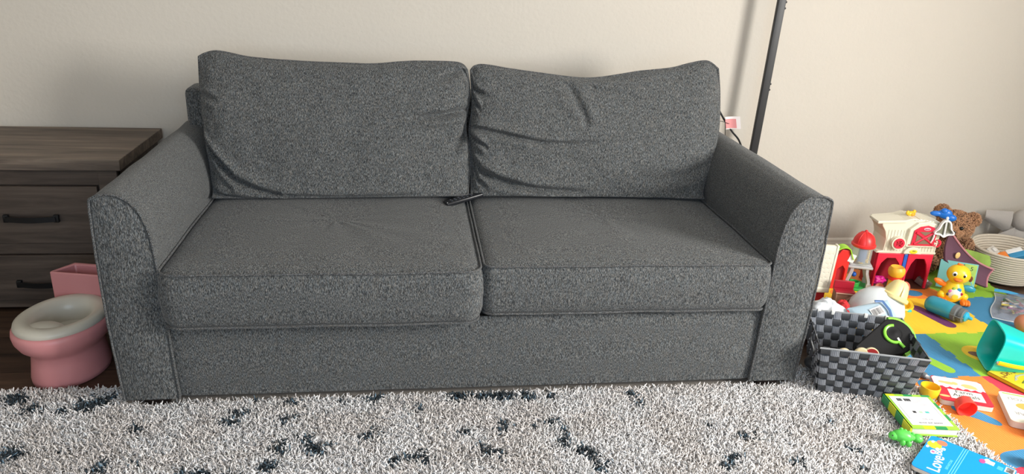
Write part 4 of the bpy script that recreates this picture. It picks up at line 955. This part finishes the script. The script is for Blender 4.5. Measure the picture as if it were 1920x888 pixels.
# white dome toy with cream hat
wd = thing('bath_toy', 'large white rounded toy with a cream hat-shaped cap behind the basket', 'toy', (1.645, .455, MZ), math.radians(-15))
MB().lathe([(0, 0), (.080, 0), (.092, .012), (.096, .035), (.088, .065), (.068, .092), (.040, .110), (0, .116)], T(s=(1.16, .86, 1.25)), 48).build('body', mat('white blue plastic', (.70, .74, .76), .3), wd)
HT = T(.052, -.004, .106, rx=math.radians(-12), ry=math.radians(22))
m_hat = mat('cream yellow plastic', (.90, .74, .34), .4)
b = MB().lathe([(.0, 0), (.050, 0), (.054, .004), (.054, .014), (.050, .018), (.044, .020), (.038, .045), (.028, .068), (.016, .078), (0, .081)], HT, 40, sq=2.4)
b.tube([(.0, -.050, .018), (0, -.040, .045), (0, -.026, .068), (0, 0, .080)], .0025, HT, n=6); b.build('cap', m_hat, wd)
# yellow figure-like bottle with red band
yf = thing('toy_bottle', 'yellow knob-topped toy with a red band in front of the barn', 'toy', (1.850, .660, MZ), 0)
MB().lathe([(0, 0), (.040, 0), (.036, .02), (.026, .05), (.024, .088), (0, .09)], n=36).build('body', m_yel, yf)
MB().lathe([(.024, .086), (.028, .088), (.028, .100), (.024, .102)], n=36).build('red_band', m_red, yf)
MB().lathe([(.022, .100), (.030, .108), (.034, .122), (.033, .136), (.026, .146), (.024, .144), (0, .140)], n=36).build('knob', mat('golden plastic', (.88, .47, .04), .4), yf)
# yellow ring dish with teal bead
rd = thing('ring_dish', 'yellow ring-shaped toy dish behind the white rounded toy', 'toy', (1.84, .575, MZ), 0, rx=.25)
MB().lathe([(0, .004), (.030, .004), (.036, .020), (.045, .024), (.050, .018), (.046, .004), (.030, 0), (0, 0)], n=40).build('dish', m_yel, rd)
MB().ell((.010, -.046, .012), (.012, .008, .010)).build('bead', mat('aqua plastic', (.02, .50, .50), .35), rd)
for (x, y, r, c, lab) in ((1.93, .69, .030, (.80, .20, .14), 'salmon toy disc standing right of the yellow knob toy'), (1.815, .70, .026, (.80, .24, .18), 'salmon toy disc standing left of the yellow knob toy')):
    o = thing('toy_disc', lab, 'toy', (x, y, MZ+r), .3)
    MB().lathe([(0, -.006), (r*.9, -.006), (r, 0), (r*.9, .006), (0, .006)], T(rx=PI/2-.15), 32).build('disc', mat('salmon plastic %d' % (x*100), c, .35), o)
    MB().ell((.004, -.008, .0), (.006, .003, .004)).build('dot', m_white, o)
o = crumple('toy_animal', 'magenta toy figure lying in the barn doorway', 'toy', (1.875, .80, MZ+.006), (.030, .018, .020), mat('magenta plastic', (.75, .02, .30), .4), 2, amp=.3)

# ---------------------------------------------------------------- teddy bear
m_fur = yarn_mat('teddy fur'); m_furb = mat('teddy skin', (.24, .12, .06), .95)
td = thing('teddy_bear', 'brown curly teddy bear sitting against the wall behind the barn', 'teddy bear', (2.315, .975, MZ), math.radians(-38)); td.scale = (.88, .88, .87)
def furry(name, ells, nper, seed, length=.0115, rad=.0021, parent=None, col=(.40, .215, .115)):
    b = MB()
    for c, r in ells: b.ell(c, r, n=24, k=16)
    o = b.build(name, m_furb, parent, ang=180); rg = np.random.default_rng(seed); P = []; N = []
    for c, r in ells:
        d = rg.normal(0, 1, (nper, 3)); d /= np.linalg.norm(d, axis=1)[:, None]; r_ = np.array(r if isinstance(r, tuple) else (r, r, r))
        P.append(np.array(c)+d*r_); n_ = d/r_; N.append(n_/np.linalg.norm(n_, axis=1)[:, None])
    P = np.concatenate(P); N = np.concatenate(N); C = np.array(col)*rg.uniform(.5, 1.7, len(P))[:, None]
    f = tufts('fur', P, N, C, length, rad, m_fur, o, seed, lean=.75, seg=2, k=3, curl=1.0); f['kind'] = 'stuff'; return o
furry('torso', [((0, 0, .105), (.080, .068, .105))], 5200, 1, parent=td)
furry('head', [((.010, -.015, .255), (.082, .070, .074)), ((.008, -.075, .238), (.036, .030, .028))], 5600, 2, parent=td)
furry('ear', [((-.062, .0, .315), (.030, .016, .030))], 1300, 3, parent=td); furry('ear', [((.082, -.004, .300), (.030, .016, .030))], 1300, 4, parent=td)
furry('arm', [((-.085, -.035, .13), (.030, .036, .056))], 900, 5, parent=td); furry('arm', [((.085, -.030, .145), (.030, .036, .052))], 900, 6, parent=td)
furry('leg', [((-.070, -.095, .045), (.040, .070, .040))], 1200, 7, parent=td); furry('leg', [((.070, -.095, .045), (.040, .070, .040))], 1200, 8, parent=td)
for x in (-.022, .040): MB().ell((x, -.094, .268), .0105).build('eye', mat('glossy black', (.006, .006, .006), .08), td)
MB().ell((.008, -.114, .246), (.015, .009, .010)).build('nose', mat('nose brown', (.03, .015, .01), .4), td)
# blue and bell shaped cutters
def outline_ring(poly, r, hgt, M): 
    b = MB(); n = len(poly); vs = []; fs = []
    for z_, d in ((0, 0), (hgt, 0), (hgt, -1), (0, -1)):
        cx = sum(p[0] for p in poly)/n; cy = sum(p[1] for p in poly)/n
        for x, y in poly:
            l = math.hypot(x-cx, y-cy); k = 1-(r/l if d else 0); vs.append((cx+(x-cx)*k, cy+(y-cy)*k, z_))
    for k in range(4):
        for i in range(n): fs.append((k*n+i, k*n+(i+1) % n, ((k+1) % 4)*n+(i+1) % n, ((k+1) % 4)*n+i))
    return b.add(vs, fs, M)
bell = [(p.x, p.y) for p in spline([(-.042, -.022), (-.030, -.008), (-.022, .016), (-.012, .030), (.0, .033), (.012, .030), (.022, .016), (.030, -.008), (.042, -.022), (.040, -.032), (.018, -.035), (0, -.045), (-.018, -.035), (-.040, -.032)], 72, True)]
bc = thing('cookie_cutter', 'white bell-shaped cookie cutter hooked at the barn corner', 'cookie cutter', (2.064, .715, .318), math.radians(-10))
outline_ring(bell, .007, .014, T(rx=PI/2)).build('cutter', m_white, bc, ang=50); MB().tube([(.0, -.006, .032), (.004, -.006, -.042)], .004, n=8).build('bar', m_white, bc); MB().ell((0, -.006, .040), (.006, .005, .008)).build('knob', m_white, bc)
MB().prism([(x*.86, y*.86) for x, y in bell], -.002, .001, T(rx=PI/2)).build('backing', mat('grey green plastic', (.20, .20, .15), .3), bc, smooth=False)
bl_ = thing('toy_cloud', 'bright blue rounded toy piece above the white bell cutter', 'toy', (2.112, .790, .338), math.radians(-20))
b = MB().ell((0, 0, .012), (.030, .014, .022)).ell((-.035, 0, .010), (.026, .012, .012)).ell((.026, 0, -.004), (.024, .014, .016)).ell((-.006, -.003, .024), (.016, .012, .014)); b.build('body', mat('bright blue plastic', (.01, .16, .62), .35), bl_)

# ---------------------------------------------------------------- duck
dk = thing('toy_duck', 'yellow musical toy duck with orange feet and a white belly panel', 'toy', (2.105, .620, MZ), math.radians(-22))
m_dy = mat('duck yellow', (.93, .62, .02), .32); m_do = mat('duck orange', (.92, .22, .02), .35)
MB().lathe([(0, .004), (.030, .006), (.043, .022), (.047, .045), (.040, .072), (.028, .090), (.020, .098)], T(s=(1, .86, 1)), 44).build('body', m_dy, dk)
MB().ell((0, 0, 0), (.047, .040, .042), T(.004, -.004, .128, ry=.18)).build('head', m_dy, dk)
MB().ell((0, -.010, .045), (.036, .034, .036)).build('belly', mat('duck white', (.84, .82, .74), .35), dk)
b = MB().ell((-.006, -.046, .118), (.018, .016, .006)).ell((-.006, -.043, .112), (.014, .013, .005)); b.build('beak', m_do, dk)
for x, zz in ((-.021, .138), (.016, .134)):
    o = MB().ell((x, -.036, zz), (.010, .006, .011)).build('eye', m_white, dk); MB().ell((x-.001, -.041, zz-.001), (.0058, .003, .0065)).build('pupil', MATS['glossy black'], o)
b = MB().ell((.004, -.004, .171), (.010, .007, .005)).ell((-.004, .0, .172), (.006, .006, .006)); b.build('crest', m_do, dk)
MB().ell((0, 0, 0), (.030, .010, .013), T(-.058, -.006, .083, ry=.45)).build('wing', m_do, dk, label='orange wing'); MB().ell((0, 0, 0), (.028, .010, .015), T(.055, -.010, .070, ry=.15)).build('wing', m_bt, dk, label='blue wing')
for s in (-1, 1):
    MB().ell((s*.044, -.012, .030), (.017, .016, .017)).build('leg', m_dy, dk)
    b = MB()
    for k in (-1, 0, 1): b.ell((s*.046+k*.010, -.040, .014), (.0095, .020, .013))
    b.build('foot', m_do, dk)
for x, zz, r, c in ((-.021, .058, .0075, (.65, .15, .35)), (-.008, .070, .0075, (.30, .52, .08)), (.012, .067, .0095, (.03, .30, .62)), (-.027, .042, .0065, (.06, .06, .07)), (.024, .050, .0070, (.40, .01, .04)), (.0, .036, .013, (.93, .62, .05))):
    yy = -.010-.034*math.sqrt(max(.05, 1-(x/.036)**2-((zz-.045)/.036)**2)); MB().ell((x, yy, zz), (r, .003, r)).build('button', mat('button %.2f %.2f' % (x, zz), c, .35), dk)

# ---------------------------------------------------------------- cloth books behind the duck
m_pur = mat('purple cloth', (.13, .055, .085), .85, bump=.4, bscale=60); m_pnk = mat('pink edging', (.55, .22, .25), .8); m_lim = mat('lime cloth print', (.40, .60, .12), .7, var=.3, vscale=40); m_aq = mat('aqua cloth', (.18, .50, .50), .6)
cb = thing('cloth_book', 'dark purple cloth book with pink edging leaning on the teddy bear', 'cloth book', (2.215, .755, MZ), math.radians(-38))
cb.location = (0, 0, 0); cb.rotation_euler = (0, 0, 0)
def cbf(u, v):
    A = Vector((2.150, .775, .272)); A2 = Vector((2.135, .745, .150)); B_ = Vector((2.375, .735, .105)); B2 = Vector((2.335, .700, .035))
    p = (A2*(1-v)+A*v)*(1-u)+(B2*(1-v)+B_*v)*u; p.z -= .028*math.sin(PI*u)*(.6+.4*v); p.y += .014*math.sin(PI*v); return p
MB().sheet(cbf, 30, 16, th=.010).build('cover', m_pur, cb)
MB().tube([cbf(i/20, 1) for i in range(21)]+[cbf(1, 1-j/8) for j in range(1, 9)], .0042, n=8).build('edging', m_pnk, cb)
MB().ell((2.195, .752, .168), (.012, .003, .015)).build('picture', mat('print tan', (.85, .55, .22), .4), cb)
MB().tube([(2.150, .775, .270), (2.146, .775, .300)], .005, n=8, flat=.4).build('ribbon', m_aq, cb)
cc = thing('cloth_book', 'lime and aqua cloth book with printed animals right behind the duck', 'cloth book', (2.195, .690, MZ), math.radians(-28))
MB().box((-.095, 0, .015), (.055, .006, .140), T(0, 0, 0, rx=-.2), bev=.002).build('cover', m_aq, cc)
MB().box((.000, -.004, .020), (.050, .000, .136), T(0, 0, 0, rx=-.2), bev=.001).build('page', m_lim, cc); MB().sheet(lambda u, v: (.004+.05*u, -.006-.02*u+.0, .125-.09*u-.012*v), 6, 2, th=.003).build('aqua_edging', mat('aqua trim', (.35, .80, .72), .5), cc)
text('number', '5', .026, T(.018, -.032, .133, rx=PI/2), m_pb, cc); MB().ell((.026, -.026, .085), (.008, .002, .014)).build('picture', mat('print brown', (.22, .05, .015), .5), cc)
lc = thing('cloth_book', 'lime green printed cloth page standing behind the purple book', 'cloth book', (2.36, .84, MZ), math.radians(-30))
MB().sheet(lambda u, v: (-.075+.14*u, .01*math.sin(u*5), .02+.12*v-.01*u), 12, 6, th=.004).build('page', m_lim, lc)
# small dark box behind duck
bx = thing('toy_box', 'small brown grey box tipped beside the barn leg', 'box', (2.075, .775, MZ+.006), math.radians(-60), ry=.35)
MB().box((-.030, -.020, 0), (.030, .020, .028), bev=.002).build('box', mat('brown grey plastic', (.15, .11, .095), .5), bx); MB().lathe([(.010, 0), (.014, 0), (.014, .002), (.010, .002)], T(0, 0, .028), 24).build('ring', m_gry, bx)

# ---------------------------------------------------------------- rope basket with blocks
m_rope = mat('cream rope', (.62, .55, .45), .85, bump=.5, bscale=260)
rb = thing('rope_basket', 'cream coiled rope basket at the right edge against the wall', 'basket', (2.555, .868, MZ), 0)
b = MB(); NR = 12
for k in range(NR+1):
    z_ = .008+.0115*k; r = .128+.036*(k/NR)**.9
    b.tube([(r*math.cos(a)*1.02, r*math.sin(a)*.9, z_+.006*math.sin(a)*(k/NR)) for a in [2*PI*i/64 for i in range(64)]], .0066, n=8, closed=True)
b.build('coiled_wall', m_rope, rb, ang=60)
MB().lathe([(0, 0), (.128, 0), (.128, .008), (0, .008)], T(s=(1.02, .9, 1)), 48).build('bottom', m_rope, rb)
b = MB(); rr = random.Random(8)
for i in range(26):
    a, r = rr.random()*2*PI, .10*math.sqrt(rr.random()); b.box((-.022, -.022, -.015), (.022, .022, .015), T(2.550+r*math.cos(a), .865+r*.85*math.sin(a), .035+.042*rr.random(), rr.random()*2, rr.random()*2, rr.random()*3), bev=.003)
tag(b.build('toy_pile', mat('mixed toy beige', (.42, .36, .30), .6)), 'pile of beige toys filling the rope basket', 'toys', kind='stuff')
for (x, y, z_, cs, lab, rot) in ((2.540, .838, .130, ((.85, .24, .04), (.80, .80, .78), (.04, .28, .52)), 'orange, white and blue toy block in the rope basket', (.35, .35, -.2)), (2.470, .878, .130, ((.62, .58, .52), (.70, .68, .64), (.55, .50, .44)), 'translucent beige toy block in the rope basket', (.5, .1, .5))):
    o = thing('toy_block', lab, 'block', (x, y, z_), rot[2], rx=rot[0], ry=-rot[1])
    if 'orange' in lab:
        MB().box((-.055, -.022, -.016), (-.018, .022, .016), bev=.003).build('orange_part', mat('block orange', cs[0], .4), o); MB().box((-.018, .0, -.016), (.05, .026, .017), bev=.003).build('white_part', mat('block white', cs[1], .4), o); MB().box((-.018, -.030, -.016), (.055, .0, .016), bev=.003).build('blue_part', mat('block blue', cs[2], .4), o)
    else:
        MB().box((-.030, -.022, -.016), (.030, .022, .016), bev=.004).build('block', mat('block beige', cs[0], .3), o); MB().box((-.012, -.010, .016), (.012, .010, .024), bev=.002).build('stud', mat('block pale', cs[1], .3), o)
# grey plush
m_gp = mat('grey plush fabric', (.46, .43, .40), .9, bump=.4, bscale=300)
gp = thing('plush_toy', 'grey plush animal with floppy ears at the right edge by the wall', 'plush toy', (2.76, 1.07, 0), math.radians(-30))
MB().ell((.0, 0, .10), (.085, .060, .105)).build('body', m_gp, gp); MB().ell((.01, -.01, .22), (.060, .052, .058)).build('head', m_gp, gp)
MB().sheet(lambda u, v: (-.05-.115*u, -.025-.02*math.sin(PI*v), .262-.01*u-(.115*v)*(1-.55*u)), 16, 12, th=.010).build('ear', m_gp, gp)
MB().sheet(lambda u, v: (-.03-.07*u, -.045-.012*math.sin(PI*v), .19-.085*v*(1-.3*u)-.05*u), 12, 10, th=.010).build('paw', m_gp, gp)

# ---------------------------------------------------------------- zip bag with crayons
zb = thing('zip_bag', 'clear plastic zip bag with a blue seal full of crayons', 'bag', (2.392, .482, MZ), math.radians(51))
m_cl = bpy.data.materials.new('clear bag film'); m_cl.use_nodes = True; n_ = m_cl.node_tree.nodes; b_ = n_['Principled BSDF']; b_.inputs['Base Color'].default_value = (.42, .45, .54, 1); b_.inputs['Roughness'].default_value = .10; b_.inputs['Alpha'].default_value = .42; b_.inputs['Specular IOR Level'].default_value = .9
LB, WB = .30, .30
def bagf(sgn):
    def fn(u, v):
        h = .038*(math.sin(PI*u)**.6)*(math.sin(PI*min(1, v*1.1))**.6)
        wr = .006*noise.noise(Vector((u*5, v*7, 3)))+.004*noise.noise(Vector((u*14, v*5, 9)))
        ed = min(1, 8*min(u, 1-u, v, 1-v))
        return (-LB/2+LB*u+.012*math.sin(v*5), -WB/2+WB*v+.008*math.sin(u*6), .006+max(0, (h*1.5+wr*2.2*ed)) if sgn > 0 else .002)
    return fn
MB().sheet(bagf(1), 60, 60).sheet(bagf(-1), 60, 60).build('film', m_cl, zb, ang=180)
e0 = [bagf(1)(i/24, 0) for i in range(25)]+[bagf(1)(1, i/24) for i in range(1, 25)]+[bagf(1)(1-i/24, 1) for i in range(1, 25)]+[bagf(1)(0, 1-i/24) for i in range(1, 24)]
MB().tube([(x, y, .004) for x, y, z_ in e0], .0022, n=6, closed=True).build('seam', mat('seam film', (.80, .84, .86), .25), zb)
MB().sheet(lambda u, v: (LB/2-.028+.022*v, -WB/2+WB*u, .020-.01*abs(u-.5)+.004*math.sin(u*9)+.004*v), 30, 3, th=.002).build('seal', mat('blue seal', (.06, .40, .75), .3), zb)
MB().box((LB/2-.020, .02, .0245), (LB/2-.012, .06, .0265)).build('seal_print', mat('pack navy blue', (.07, .16, .36), .4), zb)
cols = [(.55, .05, .05), (.70, .30, .04), (.08, .10, .20), (.10, .25, .10), (.62, .50, .10), (.25, .08, .20), (.05, .18, .40), (.18, .10, .06), (.60, .58, .55)]
rr = random.Random(12); cz = Matrix.Translation(zb.location) @ Matrix.Rotation(zb.rotation_euler[2], 4, 'Z')
proto = {}
for i in range(95):
    k = i % len(cols)
    p = cz @ Vector((-.08+.13*rr.random(), -.09+.19*rr.random(), .008+.024*rr.random()))
    if k not in proto:
        o = MB().lathe([(0, -.034), (.0040, -.034), (.0042, .024), (.0018, .034), (0, .035)], n=12).build('crayon', mat('crayon %d' % k, cols[k], .5)); proto[k] = o
    else: o = proto[k].copy(); COL.objects.link(o)
    o.location = p; o.rotation_euler = (PI/2+rr.uniform(-.12, .12), 0, rr.uniform(0, PI))
    tag(o, 'worn wax crayon lying among many inside the clear zip bag', 'crayon', 'crayons in the zip bag')
